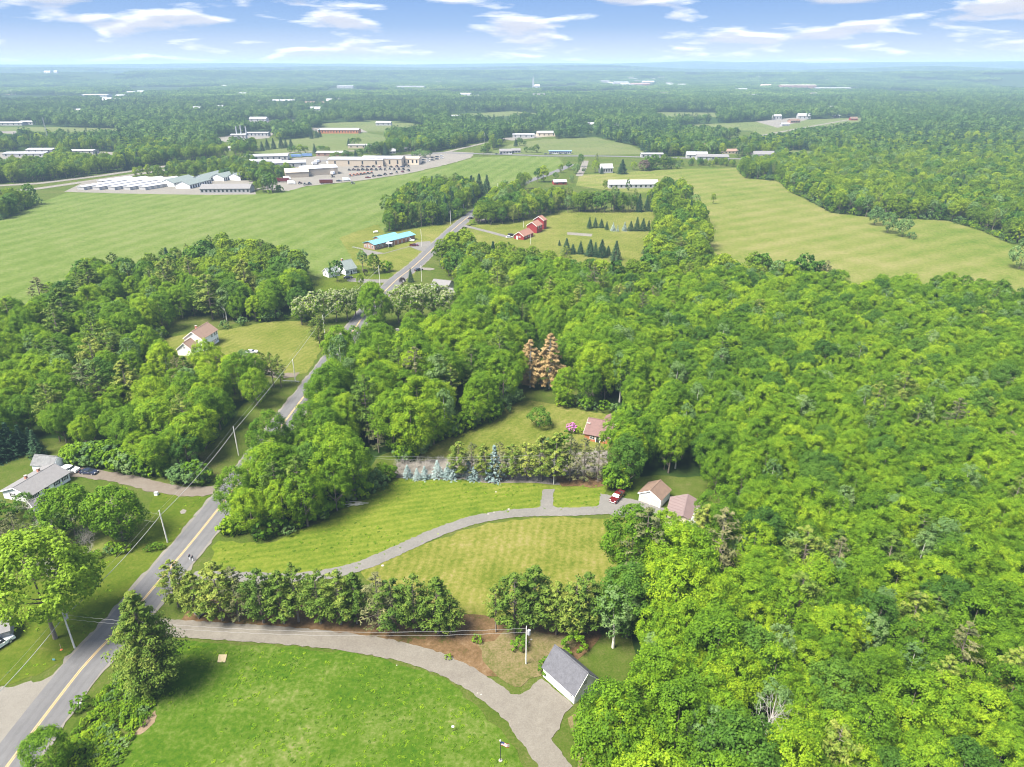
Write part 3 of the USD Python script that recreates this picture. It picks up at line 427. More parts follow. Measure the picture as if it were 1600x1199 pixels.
for k, s in enumerate(FAR): 
    if k not in (7, 8, 9): sheet('far_field', s, 3 * Z + 0.004 * (k + 1), M['field_far'], ['pale far field at the left edge', 'pale field beyond the dark roofed plaza', 'long pale field by the far farm on the right', 'small pale field in front of the far woods', 'green field behind the blue sided building', 'pale green field in the middle distance', '', 'tan clearing at the edge of the right hand woods', '', '', '', 'tan slope left of the dark roofed plaza', 'light strip of grass beyond the plaza'][k + (k > 5)])
for k, s in enumerate(FARLOTS):
    if k != 7: sheet('paved_lot', s, 3.7 * Z + 0.003 * k, M['gravel'], f'pale paved ground among far trees, {["at the left edge", "right of the radio mast", "by the far works", "beside the pale far field", "behind the white houses on the far road", "at the far farm", "by the dark roofed plaza", "", "in the wooded left distance"][k]}')
sheet('gravel_pulloff', PULLOFF, 5 * Z, M['gravel'], 'pale gravel pull-off on the left side of the road', ragged=0.8)
sheet('road_shoulder', ROAD.buffer(4.6, cap_style='flat'), 5.5 * Z, M['gravel'], 'sandy shoulders along the two lane road', ragged=0.6)
sheet('driveway', DRIVE1.buffer(2.25, cap_style='flat').union(GARAGEPAD).buffer(2).buffer(-2), 6 * Z, M['old_asphalt'], 'worn curved driveway leading to the white garage', ragged=0.3)
sheet('driveway', DRIVE2.buffer(1.75, cap_style='flat').union(PINKPAD).union(PADLOT).buffer(1.5).buffer(-1.5), 6 * Z, M['grey_asphalt'], 'thin grey driveway curving up to the two car garage', ragged=0.25)
sheet('driveway', FARMDRIVE.buffer(2.2), 6 * Z, M['dirt_drive'], 'dirt driveway to the white house with the dark sedan', ragged=0.5)
sheet('driveway', CAPEDRIVE.buffer(3.2), 6 * Z, M['grey_asphalt'], 'side drive to the small white house with grey roof')
sheet('driveway', poly([(372, 552), (392, 556), (400, 566), (440, 584), (470, 583), (462, 590), (430, 592), (390, 574), (374, 560)]), 6 * Z, M['dirt_drive'], 'pale drive in front of the white house with tan roof', ragged=0.6)
sheet('driveway', line([(725, 353), (765, 363), (795, 371)]).buffer(2.2), 6 * Z, M['grey_asphalt'], 'drive to the red house')
sheet('driveway', line([(752, 345), (770, 343), (793, 338)]).buffer(4.5), 6 * Z, M['gravel'], 'gravel drive beyond the red house lawn')
sheet('driveway', line([(633, 522), (632, 545)]).buffer(2.6), 6 * Z, M['grey_asphalt'], 'short paved drive hidden among the middle trees')
sheet('driveway', line([(655, 420), (672, 421)]).buffer(2.4), 6 * Z, M['gravel'], 'pale drive mouth right of the road before the blue roofed building')
sheet('parking_lot', LOT_BLUE, 6 * Z, M['grey_asphalt'], 'parking area in front of the blue roofed building')
sheet('road', road_s, 7 * Z, M['asphalt'], 'grey two lane road running up the left side')
for k, o in enumerate((0.85, 2.45)):
    for sd in ('left', 'right'): sheet('wheel_track', ROAD.parallel_offset(o, sd).buffer(0.30, cap_style='flat'), 7 * Z + 0.003, M['worn_asphalt'], f'faint darker wheel path on the {sd} side of the road, {["inner", "outer"][k]}', ragged=0.25, seed=k + 3)
for k, (a, o, l) in enumerate(((14, -1.6, 9), (38, 1.9, 6), (57, -2.0, 12), (83, 1.5, 5), (120, -1.4, 10))):
    q = ROAD.interpolate(80 + a); q2 = ROAD.interpolate(80 + a + l); d = np.array([q2.x - q.x, q2.y - q.y]); d /= np.linalg.norm(d); nrm = np.array([-d[1], d[0]]) * o
    sheet('road_patch', sg.LineString([(q.x + nrm[0], q.y + nrm[1]), (q2.x + nrm[0], q2.y + nrm[1])]).buffer(0.75, cap_style='flat'), 7 * Z + 0.005, M['patch_asphalt'], f'darker mended patch in the road surface, {["nearest", "second nearest", "third nearest", "fourth nearest", "farthest"][k]}', ragged=0.12)
sheet('road', ROAD2.buffer(4.2, cap_style='flat'), 7.4 * Z, M['asphalt'], 'upper stretch of the road past the farm')
for k, h in enumerate(HWY): sheet('highway', h.buffer(5.5), (7.0 + 0.2 * k) * Z, M['gravel'], 'pale highway lane behind the storage sheds, ' + ['far side', 'near side'][k])
sheet('highway', ROUTE.buffer(5.5), 7.7 * Z, M['asphalt'], 'far road crossing the whole valley beyond the meadow')
for k, h in enumerate(SIDE): sheet('side_road', h.buffer(3.5), (6.4 + 0.1 * k) * Z, M['gravel'], ['far side road into the woods', 'farm track by the white farmhouse', 'far straight road past the fields on the right'][k])
sheet('centre_line', unary_union([ROAD.parallel_offset(0.16, s).buffer(0.065, cap_style='flat') for s in ('left', 'right')]), 7 * Z + 0.006, M['yellow_line'], 'double yellow line along the middle of the road')
PREP = shapely.prepare(OPEN)

# ------------------------------------------------------------------ tree models
MODELS = Sdf.Path('/World/tree_models'); stage.CreateClassPrim(MODELS)
def unit(v): return v / (np.linalg.norm(v, axis=-1, keepdims=True) + 1e-9)
def sprays(c, n, size, g, aspect=1.0, bend=0.25):
    """leaf sprays: rhombs of two bent triangles centred at c facing n"""
    N = len(c); t = unit(np.cross(n, unit(g.normal(size=(N, 3))))); b = np.cross(n, t); s = (size * g.uniform(0.7, 1.3, N))[:, None]
    v = np.stack([c + t * s * 0.5, c + b * s * 0.5 * aspect - n * s * bend * 0.5, c - t * s * 0.5, c - b * s * 0.5 * aspect - n * s * bend * 0.5], 1).reshape(-1, 3)
    k = np.arange(N)[:, None] * 4
    f = np.concatenate([k + [0, 1, 2], k + [0, 2, 3]], 0); return v, f
def foliage(path, c, n, size, tone, mat, g, aspect=1.0):
    v, f = sprays(c, n, size, g, aspect)
    m = usdkit.mesh(stage, path, (v, f), mat)
    UsdGeom.PrimvarsAPI(m).CreatePrimvar('tone', T.FloatArray, 'vertex').Set(Vt.FloatArray.FromNumpy(np.repeat(tone, 4).astype(np.float32)))
def broad_cloud(g, R, H, cb, ncl, per, lobes=9, rc=(0.17, 0.27), droop=0.0, drop_under=0.75):
    zc, bz = H * (cb + 1) / 2, H * (1 - cb) / 2
    C, Rd = [np.array([0, 0, zc])], [np.array([R * 0.78, R * 0.78, bz * 0.88])]
    for k in range(lobes):
        a, e = g.uniform(0, 2 * np.pi), g.uniform(-0.55, 0.95); d = np.array([math.cos(a) * math.sqrt(1 - e * e), math.sin(a) * math.sqrt(1 - e * e), e])
        C.append(C[0] + d * [R * 0.56, R * 0.56, bz * 0.62]); r = R * g.uniform(0.34, 0.52); Rd.append(np.array([r, r, r * g.uniform(0.8, 1.15)]))
    C, Rd = np.array(C), np.array(Rd); w = Rd[:, 0] * Rd[:, 2]; w /= w.sum()
    n = ncl * 5; li = g.choice(len(C), n, p=w); d = unit(g.normal(size=(n, 3)))
    p = C[li] + d * Rd[li]
    ins = np.min(np.linalg.norm((p[:, None] - C[None]) / Rd[None], axis=2) + np.eye(len(C))[li] * 9, axis=1)
    ok = (ins > 0.82) & ~((d[:, 2] < -0.35) & (g.uniform(size=n) < drop_under)) & (p[:, 2] > H * cb * 0.7)
    p, d = p[ok][:ncl], d[ok][:ncl]; p = p - d * (g.uniform(0, 1, (len(p), 1)) ** 2) * R * 0.22
    out = unit((p - C[0]) / Rd[0] ** 2)
    r = g.uniform(*rc, len(p)) * R; ct = g.uniform(0, 1, len(p))
    pp, oo, rr, tt = (np.repeat(x, per, 0) for x in (p, out, r, ct))
    dd = unit(oo * 0.8 + [0, 0, 0.4] + g.normal(size=oo.shape) * 0.62)
    pos = pp + dd * (rr * g.uniform(0.55, 1.08, len(rr)))[:, None] - np.c_[np.zeros((len(rr), 2)), droop * rr * g.uniform(0, 1, len(rr))]
    nn = unit(dd + [0, 0, 0.25] + 0.42 * g.normal(size=dd.shape))
    return pos, nn, np.clip(tt * 0.6 + g.uniform(0, 0.4, len(tt)), 0, 1)
def trunk_mesh(g, H, r, cb, spread, limbs=5):
    ms = [tube([(0, 0, -0.3), (0, 0, H * cb * 0.5), (g.normal() * 0.15, g.normal() * 0.15, H * cb), (g.normal() * 0.4, g.normal() * 0.4, H * 0.8)], [r * 1.25, r, r * 0.8, r * 0.15], 7)]
    for k in range(limbs):
        a, z = g.uniform(0, 6.28), H * g.uniform(cb * 0.8, cb + 0.25)
        ms.append(tube([(0, 0, z), (math.cos(a) * spread * 0.4, math.sin(a) * spread * 0.4, z + H * 0.1), (math.cos(a) * spread * 0.8, math.sin(a) * spread * 0.8, z + H * 0.22)], [r * 0.5, r * 0.32, r * 0.08], 5))
    return cat_(ms)
NOM = {}
def model(name, H, R):
    x = UsdGeom.Xform.Define(stage, MODELS.AppendChild(name)); NOM[name] = (H, R); return str(x.GetPath())
def make_broad(name, seed, mat, R=4.9, H=17.0, cb=0.26, ncl=175, per=26, ls=0.5, bark='bark', trunk=True, lobes=9, blossom=None, droop=0.0, **k):
    g = np.random.default_rng(seed); p = model(name, H, R)
    pos, nn, tone = broad_cloud(g, R, H, cb, ncl, per, lobes, droop=droop, **k)
    if blossom:
        up = (nn[:, 2] + 0.6 * (pos[:, 2] / H - 0.6) > 0.35) & (g.uniform(size=len(nn)) < 0.8)
        foliage(p + '/blossom', pos[up], nn[up], ls * 0.9, tone[up], M[blossom], g, 0.8); pos, nn, tone = pos[~up], nn[~up], tone[~up]
    foliage(p + '/crown', pos, nn, ls, tone, M[mat], g, 0.8)
    if trunk: usdkit.mesh(stage, p + '/trunk', trunk_mesh(g, H, H * 0.016, cb, R * 0.8), M[bark], True)
def make_conifer(name, seed, mat, H, R, z0=0.12, whorls=14, nb=7, puffs=4, per=9, ls=0.55, power=1.0, rise=0.15, aspect=0.5, fl=0.5, bark='bark', trunk=True, gap=0.0, inner=0.35):
    g = np.random.default_rng(seed); p = model(name, H, R); pos, nn, tone = [], [], []; limbs = []
    for w in range(whorls):
        t = w / (whorls - 1); z = H * (z0 + (0.97 - z0) * t ** 0.9); Lr = R * max((1 - t) ** power, 0.07); n = max(3, int(nb * (0.55 + 0.45 * (1 - t)))); a0 = g.uniform(0, 6.28)
        if power < 0.8: Lr *= min(1.0, 0.55 + 2.2 * t)
        for b in range(n):
            if g.uniform() < gap: continue
            a = a0 + b * 2 * np.pi / n + g.normal() * 0.16; L = Lr * g.uniform(0.72, 1.12); ct = g.uniform(0, 1)
            limbs.append(tube([(0, 0, z), (math.cos(a) * L * 0.85, math.sin(a) * L * 0.85, z + rise * L * 0.85)], [0.02 * L + 0.01, 0.012], 3, cap=False))
            for q_ in range(puffs):
                s = L * (inner + (1 - inner) * (q_ + 0.5) / puffs); rp = (0.13 + 0.2 * (q_ + 1) / puffs) * max(Lr, R * 0.3) * 0.95
                c = np.array([math.cos(a) * s, math.sin(a) * s, z + rise * s + g.normal() * 0.1])
                d = unit(g.normal(size=(per, 3)) + [math.cos(a) * 0.5, math.sin(a) * 0.5, 0.55])
                pos.append(c + d * rp * g.uniform(0.4, 1, (per, 1)) * [1, 1, fl]); nn.append(unit(d * 0.7 + [0, 0, 0.5] + 0.35 * g.normal(size=d.shape))); tone.append(np.clip(ct * 0.5 + g.uniform(0, 0.5, per), 0, 1))
    foliage(p + '/crown', np.vstack(pos), np.vstack(nn), ls, np.concatenate(tone), M[mat], g, aspect)
    if trunk: usdkit.mesh(stage, p + '/trunk', cat_([tube([(0, 0, -0.2), (0, 0, H * 0.5), (0, 0, H * 0.97)], [H * 0.016, H * 0.010, 0.02], 6)] + limbs), M[bark], True)
for k in range(8): make_broad(f'broad_near_{k}', 100 + k, 'leaf', R=4.9 + 0.3 * (k % 4), H=16.5 + (k % 3), cb=0.06 + 0.05 * (k % 3), ncl=215, per=50, ls=0.34)
for k in range(4): make_broad(f'dark_near_{k}', 140 + k, 'leaf_dark', R=5.0, H=16.0, cb=0.10, ncl=190, per=48, ls=0.34)
for k in range(4): make_broad(f'birch_near_{k}', 160 + k, 'leaf_pale', R=3.5, H=17.0, cb=0.20, ncl=130, per=18, ls=0.42, bark='bark_pale', lobes=7, droop=0.3)
for k in range(6): make_broad(f'broad_mid_{k}', 200 + k, 'leaf_mid', R=5.0, H=16.0, cb=0.08, ncl=140, per=16, ls=0.7)
for k in range(3): make_broad(f'birch_mid_{k}', 220 + k, 'leaf_pale', R=4.0, H=16.0, cb=0.25, ncl=80, per=8, ls=0.85)
for k in range(3): make_broad(f'dark_mid_{k}', 230 + k, 'leaf_dark', R=4.8, H=15.0, cb=0.15, ncl=100, per=10, ls=0.95)
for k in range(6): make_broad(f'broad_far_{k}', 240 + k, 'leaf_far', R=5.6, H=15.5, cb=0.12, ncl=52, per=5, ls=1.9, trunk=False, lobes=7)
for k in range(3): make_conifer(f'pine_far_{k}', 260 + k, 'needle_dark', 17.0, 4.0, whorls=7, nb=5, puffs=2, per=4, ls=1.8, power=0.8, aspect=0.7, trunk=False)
for k in range(4): make_conifer(f'pine_near_{k}', 300 + k, 'needle', 13.0, 4.1, z0=0.18, whorls=13 + k, nb=7, puffs=4, per=15, ls=0.52, power=0.45 + 0.08 * k, rise=0.28, aspect=0.45, fl=0.6, gap=0.13)
for k in range(2): make_conifer(f'pine_thin_{k}', 310 + k, 'needle', 15.0, 3.4, z0=0.35, whorls=11, nb=6, puffs=3, per=13, ls=0.6, power=0.5, rise=0.25, aspect=0.45, gap=0.15)
for k in range(2): make_conifer(f'pine_scrag_{k}', 315 + k, 'needle_scrag', 12.0, 3.6, z0=0.12, whorls=12, nb=6, puffs=3, per=9, ls=0.55, power=0.55, rise=0.2, aspect=0.4, gap=0.25)
for k in range(3): make_conifer(f'spruce_{k}', 320 + k, 'needle_dark', 11.0, 2.9, z0=0.04, whorls=18, nb=9, puffs=3, per=9, ls=0.55, power=0.9, rise=-0.18, aspect=0.5)
for k in range(2): make_conifer(f'blue_spruce_{k}', 330 + k, 'needle_blue', 7.0, 2.0, z0=0.03, whorls=12, nb=8, puffs=3, per=7, ls=0.42, power=0.95, rise=-0.1, aspect=0.5)
for k in range(2): make_conifer(f'dead_pine_{k}', 340 + k, 'needle_dead', 19.0, 5.6, z0=0.12, whorls=15, nb=8, puffs=5, per=20, ls=0.75, power=0.55, rise=-0.05, aspect=0.45, gap=0.08, bark='bark_pale')
make_conifer('brown_pine', 345, 'needle_dead', 12.0, 3.8, z0=0.08, whorls=13, nb=7, puffs=4, per=16, ls=0.5, power=0.45, rise=0.2, aspect=0.45)
make_conifer('big_pine', 350, 'needle', 20.0, 6.6, z0=0.07, whorls=22, nb=9, puffs=5, per=26, ls=0.5, power=0.72, rise=0.22, aspect=0.5, fl=0.55)
make_broad('yellow_tree', 360, 'leaf_yellow', R=7.6, H=19.0, cb=0.22, ncl=300, per=34, ls=0.55, lobes=13, droop=0.5)
for k in range(2): make_broad(f'round_tree_{k}', 365 + k, 'leaf', R=5.6, H=13.0, cb=0.1, ncl=210, per=28, ls=0.5, lobes=11, droop=0.4)
for k in range(3): make_broad(f'locust_{k}', 370 + k, 'leaf', R=4.8, H=16.0, cb=0.15, ncl=120, per=16, ls=0.7, blossom='blossom')
make_broad('purple_tree', 375, 'leaf_purple', R=5.0, H=13.0, cb=0.1, ncl=100, per=12, ls=0.9)
make_broad('mauve_tree', 376, 'leaf_mauve', R=5.4, H=10.0, cb=0.08, ncl=100, per=12, ls=0.9)
make_broad('willow', 377, 'leaf_pale', R=5.0, H=12.0, cb=0.12, ncl=100, per=14, ls=0.8, droop=0.6)
make_broad('dark_shrub', 380, 'leaf_dark', R=2.9, H=5.4, cb=0.0, ncl=120, per=22, ls=0.3, lobes=8)
make_broad('pink_shrub', 381, 'leaf_dark', R=1.5, H=2.6, cb=0.0, ncl=60, per=16, ls=0.28, blossom='pink')
for k in range(3): make_broad(f'bush_{k}', 384 + k, ['leaf', 'leaf', 'leaf_pale'][k], R=1.3, H=2.0, cb=0.0, ncl=34, per=14, ls=0.28, lobes=5, trunk=False)
for k in range(2): make_broad(f'column_tree_{k}', 390 + k, 'leaf', R=2.0, H=11.0, cb=0.02, ncl=60, per=10, ls=0.8, lobes=4)
def bare_tree(name, seed, H, mat='bark_pale', depth=4, spread=0.5):
    g = np.random.default_rng(seed); p = model(name, H, H * 0.3); ms = []
    def grow(b, d, L, r, lev):
        e = b + d * L; mid = (b + e) / 2 + g.normal(size=3) * L * 0.05
        ms.append(tube([b, mid, e], [r, r * 0.8, r * 0.6], 5, cap=False))
        if lev:
            for _ in range(3 if lev > 1 else 4): grow(b + (e - b) * g.uniform(0.6, 1), unit(d + g.normal(size=3) * spread + [0, 0, 0.12]), L * g.uniform(0.55, 0.8), r * 0.55, lev - 1)
    for s in range(3): grow(np.zeros(3), unit(np.array([g.normal() * 0.22, g.normal() * 0.22, 1])), H * 0.42, H * 0.012, depth)
    usdkit.mesh(stage, p + '/branches', cat_(ms[3:]), M[mat], True); usdkit.mesh(stage, p + '/trunk', cat_(ms[:3]), M[mat], True)
M['bare_wood'] = plain('bare_wood', (0.30, 0.28, 0.26), 0.9, 0.25, 3.0)
bare_tree('bare_tree', 400, 12.0, 'bare_wood')
M['brush'] = plain('grey_brush', (0.27, 0.25, 0.22), 0.9, 0.3, 3.0)
bare_tree('bare_brush', 401, 4.0, 'brush', spread=0.75)
def patch(name, seed, size=90.0, n=115, leaf_n=34):
    """a piece of far forest: many small crowns"""
    g = np.random.default_rng(seed); x = model(name, 16, size / 2); pos, nn, tone = [], [], []
    for k in range(n):
        cx, cy = g.uniform(-size / 2, size / 2, 2); R, H = g.uniform(3.6, 6.2), g.uniform(10, 18); con = g.uniform() < 0.14
        d = unit(g.normal(size=(leaf_n, 3)) + [0, 0, 0.55]); rad = np.array([R, R, H * 0.42]) * (0.7 if con else 1)
        pos.append(d * rad * g.uniform(0.75, 1.05, (leaf_n, 1)) + [cx, cy, H * (0.6 if not con else 0.66)]); nn.append(unit(d + g.normal(size=d.shape) * 0.35))
        tone.append(np.clip(g.uniform(0, 0.7) * (0.25 if con else 1) + g.uniform(0, 0.3, leaf_n), 0, 1))
    foliage(x + '/crown', np.vstack(pos), np.vstack(nn), 2.9, np.concatenate(tone), M['leaf_far'], g, 0.9)
for k in range(4): patch(f'forest_patch_{k}', 500 + k)

# ------------------------------------------------------------------ haze
HAZE = usdkit.material(stage, '/World/Looks/haze', {'v': ('principled_volume', {'color': (0.40, 0.56, 0.755), 'density': 0.000125, 'anisotropy': 0.0})}, volume='v.volume')
hb = box(-17500, 17500, -17500, 17500, -40, 166)
single('haze', hb, HAZE, 'pale summer haze lying over the whole valley', kind='stuff')

# ------------------------------------------------------------------ planting
def plant(name, mdl, xy, H, label, cat, group=None, wf=1.0, yaw=None, z=0.0):
    s = H / NOM[mdl][0]
    t = thing(name, label, cat, (xy[0], xy[1], z), rng.uniform(0, 6.28) if yaw is None else yaw, group, (s * wf, s * wf, s))
    t.GetReferences().AddInternalReference(MODELS.AppendChild(mdl)); t.SetInstanceable(True); return t
def plant_px(name, mdl, base, top, label, cat='tree', group=None, wf=1.0, H=None):
    return plant(name, mdl, P(*base)[:2], H or height_at(base, top), label, cat, group, wf)
def scatter(name, mdls, pos, idx, scale, label, cat=None, yaw=None):
    pi = UsdGeom.PointInstancer.Define(stage, '/World/' + numbered(name)); root = pi.GetPath(); tg = []
    for k, m in enumerate(mdls):
        x = UsdGeom.Xform.Define(stage, root.AppendChild(f'kind_{k}')); x.GetPrim().GetReferences().AddInternalReference(MODELS.AppendChild(m)); tg.append(x.GetPath())
    pi.CreatePrototypesRel().SetTargets(tg); n = len(pos)
    yaw = rng.uniform(0, 2 * np.pi, n) if yaw is None else yaw
    pi.CreateProtoIndicesAttr(Vt.IntArray.FromNumpy(np.asarray(idx, np.int32))); pi.CreatePositionsAttr(Vt.Vec3fArray.FromNumpy(np.asarray(pos, np.float32)))
    q = np.zeros((n, 4), np.float16); q[:, 2], q[:, 3] = np.sin(yaw / 2), np.cos(yaw / 2)
    pi.CreateOrientationsAttr(Vt.QuathArray([Gf.Quath(float(a[3]), float(a[0]), float(a[1]), float(a[2])) for a in q]))
    sc = np.asarray(scale, np.float32); sc = sc if sc.ndim == 2 else np.repeat(sc[:, None], 3, 1)
    pi.CreateScalesAttr(Vt.Vec3fArray.FromNumpy(np.ascontiguousarray(sc)))
    return tag(pi.GetPrim(), label, cat, kind='stuff')
def grid(y0, y1, sp, g, top=14.0, margin=90):
    """jittered points of a triangular grid in the part of the valley that the lens can see"""
    w = 0.80 * y1 + 40; xs = np.arange(-w, w, sp); ys = np.arange(y0, y1, sp * 0.87)
    X, Y = np.meshgrid(xs, ys); X = X + (np.arange(len(ys)) % 2)[:, None] * sp / 2
    p = np.stack([X.ravel(), Y.ravel()], 1) + g.uniform(-0.36, 0.36, (X.size, 2)) * sp
    px, py = proj((p[:, 0], p[:, 1], np.full(len(p), top)))
    return p[(px > -margin) & (px < 1600 + margin) & (py < 1330)]
MANUAL = []          # places kept free for the trees set one by one: (x, y, radius)
KEEP = []
def keep(px, py, r): MANUAL.append((*P(px, py)[:2], r))
def free(p, r0=0.0):
    ok = ~shapely.contains_xy(OPEN.buffer(r0) if r0 else OPEN, p[:, 0], p[:, 1])
    for x, y, r in MANUAL: ok &= np.hypot(p[:, 0] - x, p[:, 1] - y) > r
    return ok

# ------------------------------------------------------------------ buildings
def house(name, label, cat, cx, cy, yaw, L, W, e, r, wall='white', roof='roof_grey', ov=0.35, wins=(), doors=(), chim=(), trim=True, group=None, thick=0.14, found=0.0, ribs=0, z=0.0):
    """gabled building, ridge along local x. wins: (side, position along the wall, sill height, width, height[, bars]); doors: (side, position, width, height, material)"""
    t = thing(name, label, cat, (cx, cy, z), math.radians(yaw), group)
    h = W / 2; part(t, 'wall', prism_x([(-h, -0.3), (h, -0.3), (h, e), (0, r), (-h, e)], -L / 2, L / 2), M[wall])
    sl = math.hypot(h, r - e); a = math.atan2(r - e, h)
    for s in (-1, 1):
        n = np.array([0, s * math.sin(a), math.cos(a)]); d = np.array([0, s * math.cos(a), -math.sin(a)])   # down the slope
        top = np.array([0, 0, r]) + n * 0.012; bot = top + d * (sl + ov)
        prof = [tuple((top)[1:]), tuple(bot[1:]), tuple((bot + n * thick)[1:]), (0.0, r + 0.012 + thick / math.cos(a))]
        if s < 0: prof = prof[::-1]
        rp = part(t, 'roof', prism_x(prof, -L / 2 - ov, L / 2 + ov), M[roof])
        if ribs:
            for k in range(ribs + 1):
                x = -L / 2 - ov + 0.05 + (L + 2 * ov - 0.1) * k / ribs
                p0, p1 = top + n * thick, bot + n * thick
                part(rp, 'seam', tube([(x, p0[1] + s * 0.06, p0[2] + 0.01), (x, p1[1], p1[2] + 0.01)], 0.045, 4), M[roof])
        if trim:
            for x in (-L / 2 - ov, L / 2 + ov):
                sx = 1 if x > 0 else -1; p0, p1 = top - n * 0.06, bot - n * 0.06
                b = trimesh.creation.extrude_polygon(sg.Polygon([(p0[1], p0[2] - 0.11), (p1[1], p1[2] - 0.11), (p1[1], p1[2] + 0.13), (p0[1], p0[2] + 0.13)]), 0.05, engine='earcut')
                v = b.vertices.copy(); b.vertices = np.stack([v[:, 2] + x + (0.003 if sx > 0 else -0.053), v[:, 0], v[:, 1]], 1); part(t, 'rake_board', b, M['white_trim'])
    part(t, 'ridge_cap', box(-L / 2 - ov + 0.01, L / 2 + ov - 0.01, -0.14, 0.14, r + 0.012 + thick / math.cos(a) - 0.05, r + 0.012 + thick / math.cos(a) + 0.035), M[roof])
    def place(m, side):
        if side == 'front': m.apply_translation((0, -h, 0))
        elif side == 'back': m.apply_transform(trimesh.transformations.rotation_matrix(math.pi, (0, 0, 1))); m.apply_translation((0, h, 0))
        elif side == 'right': m.apply_transform(trimesh.transformations.rotation_matrix(math.pi / 2, (0, 0, 1))); m.apply_translation((L / 2, 0, 0))
        else: m.apply_transform(trimesh.transformations.rotation_matrix(-math.pi / 2, (0, 0, 1))); m.apply_translation((-L / 2, 0, 0))
        return m
    for w in wins:
        side, x, z0, ww, wh = w[:5]; shut = len(w) > 5 and w[5] == 'shutters'
        f = part(t, 'window', place(box(x - ww / 2 - 0.1, x + ww / 2 + 0.1, -0.05, 0.02, z0 - 0.1, z0 + wh + 0.1), side), M['white_trim'])
        part(f, 'pane', place(box(x - ww / 2, x + ww / 2, -0.065, -0.02, z0, z0 + wh), side), M['glass'])
        part(f, 'muntin', place(cat_([box(x - 0.03, x + 0.03, -0.08, -0.03, z0, z0 + wh), box(x - ww / 2, x + ww / 2, -0.078, -0.032, z0 + wh / 2 - 0.03, z0 + wh / 2 + 0.03)]), side), M['white_trim'])
        if shut:
            for sx in (-1, 1): part(f, 'shutter', place(box(x + sx * (ww / 2 + 0.32) - 0.18, x + sx * (ww / 2 + 0.32) + 0.18, -0.06, 0.02, z0 - 0.05, z0 + wh + 0.05), side), M['dark'])
    for dd in doors:
        side, x, dw, dh, dm = dd; big = dw > 1.6
        o = part(t, 'garage_door' if big else 'door', place(box(x - dw / 2, x + dw / 2, -0.05, 0.02, 0.05, dh), side), M[dm])
        part(o, 'door_frame', place(cat_([box(x - dw / 2 - 0.16, x - dw / 2, -0.075, 0.02, 0, dh + 0.16), box(x + dw / 2, x + dw / 2 + 0.16, -0.075, 0.02, 0, dh + 0.16), box(x - dw / 2, x + dw / 2, -0.075, 0.02, dh, dh + 0.16)]), side), M['white_trim'])
        if big:
            for q in range(1, 4): part(o, 'panel_joint', place(box(x - dw / 2 + 0.02, x + dw / 2 - 0.02, -0.056, -0.04, dh * q / 4 - 0.015, dh * q / 4 + 0.015), side), M['grey_wall'])
        else: part(o, 'handle', place(box(x + dw * 0.32, x + dw * 0.40, -0.11, -0.04, 1.0, 1.08), side), M['chrome'])
    for x, y, hh, cw in chim:
        c = part(t, 'chimney', box(x - cw / 2, x + cw / 2, y - cw / 2, y + cw / 2, e, hh), M['brick_red']); part(c, 'chimney_cap', box(x - cw / 2 - 0.08, x + cw / 2 + 0.08, y - cw / 2 - 0.08, y + cw / 2 + 0.08, hh, hh + 0.12), M['stone'])
    return t
def small_house(px, py, yaw, L, W, e, r, label, cat='house', wall='white', roof='roof_pale', wins=3, name='far_house', group=None, z=None):
    """far building: walls, roof, a row of dark windows or bays towards the lens"""
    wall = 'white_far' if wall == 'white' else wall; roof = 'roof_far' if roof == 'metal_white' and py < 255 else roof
    p = P(px, py); t = thing(name, label, cat, (p[0], p[1], float(hz(p[0], p[1]))), math.radians(yaw), group); h = W / 2
    part(t, 'wall', prism_x([(-h, -1), (h, -1), (h, e), (0, r - 0.25), (-h, e)], -L / 2, L / 2), M[wall]); ov = 0.4
    d = (r - e) / h
    part(t, 'roof', prism_x([(-h - ov, e - ov * d + 0.02), (0, r), (h + ov, e - ov * d + 0.02), (h + ov, e - ov * d + 0.3), (0, r + 0.3), (-h - ov, e - ov * d + 0.3)], -L / 2 - ov, L / 2 + ov), M[roof])
    for k in range(wins):
        x = -L / 2 + L * (k + 0.5) / wins; ww = min(1.6, L / wins * 0.5)
        part(t, 'window', box(x - ww / 2, x + ww / 2, -h - 0.06, -h + 0.05, e * 0.3, e * 0.8), M['glass'])
    return t
house('garage', 'white garage with grey shingle roof beside the worn curved driveway', 'garage', 10.29, 93.68, 309.4, 8.02, 5.69, 2.15, 5.28, 'white', 'roof_grey', 0.22,
      [('right', -0.35, 0.75, 0.62, 1.0), ('right', -0.35, 3.0, 0.55, 0.85), ('front', 3.2, 1.0, 0.5, 0.7)], [('front', -2.35, 2.5, 1.95, 'white_trim'), ('front', 0.55, 2.5, 1.95, 'white_trim')])
house('garage', 'two car garage with brown roof and pale doors behind the red pickup', 'garage', 35.9, 151.9, 54.3, 5.6, 5.83, 2.45, 4.1, 'white', 'roof_brown', 0.3,
      [], [('left', -1.4, 2.35, 2.05, 'garage_door'), ('left', 1.4, 2.35, 2.05, 'garage_door')])
house('barn', 'low building with dusty pink metal roof right of the two car garage', 'barn', 41.3, 142.6, 70.5, 9.2, 7.6, 2.9, 4.5, 'tan_siding', 'metal_pink', 0.35, [('left', 0, 0.9, 1.2, 1.0)], [], ribs=14, trim=False, thick=0.08)
house('house', 'long white house with pale grey roof, shutters and brick chimneys', 'house', -122.64, 156.73, 73.9, 11.6, 9.0, 2.3, 4.0, 'white', 'roof_pale', 0.4,
      [('front', x, 0.9, 0.85, 1.15, 'shutters') for x in (-4.3, -1.2, 1.9, 4.4)] + [('left', -1.2, 0.95, 0.8, 1.1, 'shutters')], [('front', 0.3, 0.95, 2.0, 'white_trim')], [(-1.5, 0.9, 4.7, 0.55), (2.0, 0.7, 4.8, 0.6)])
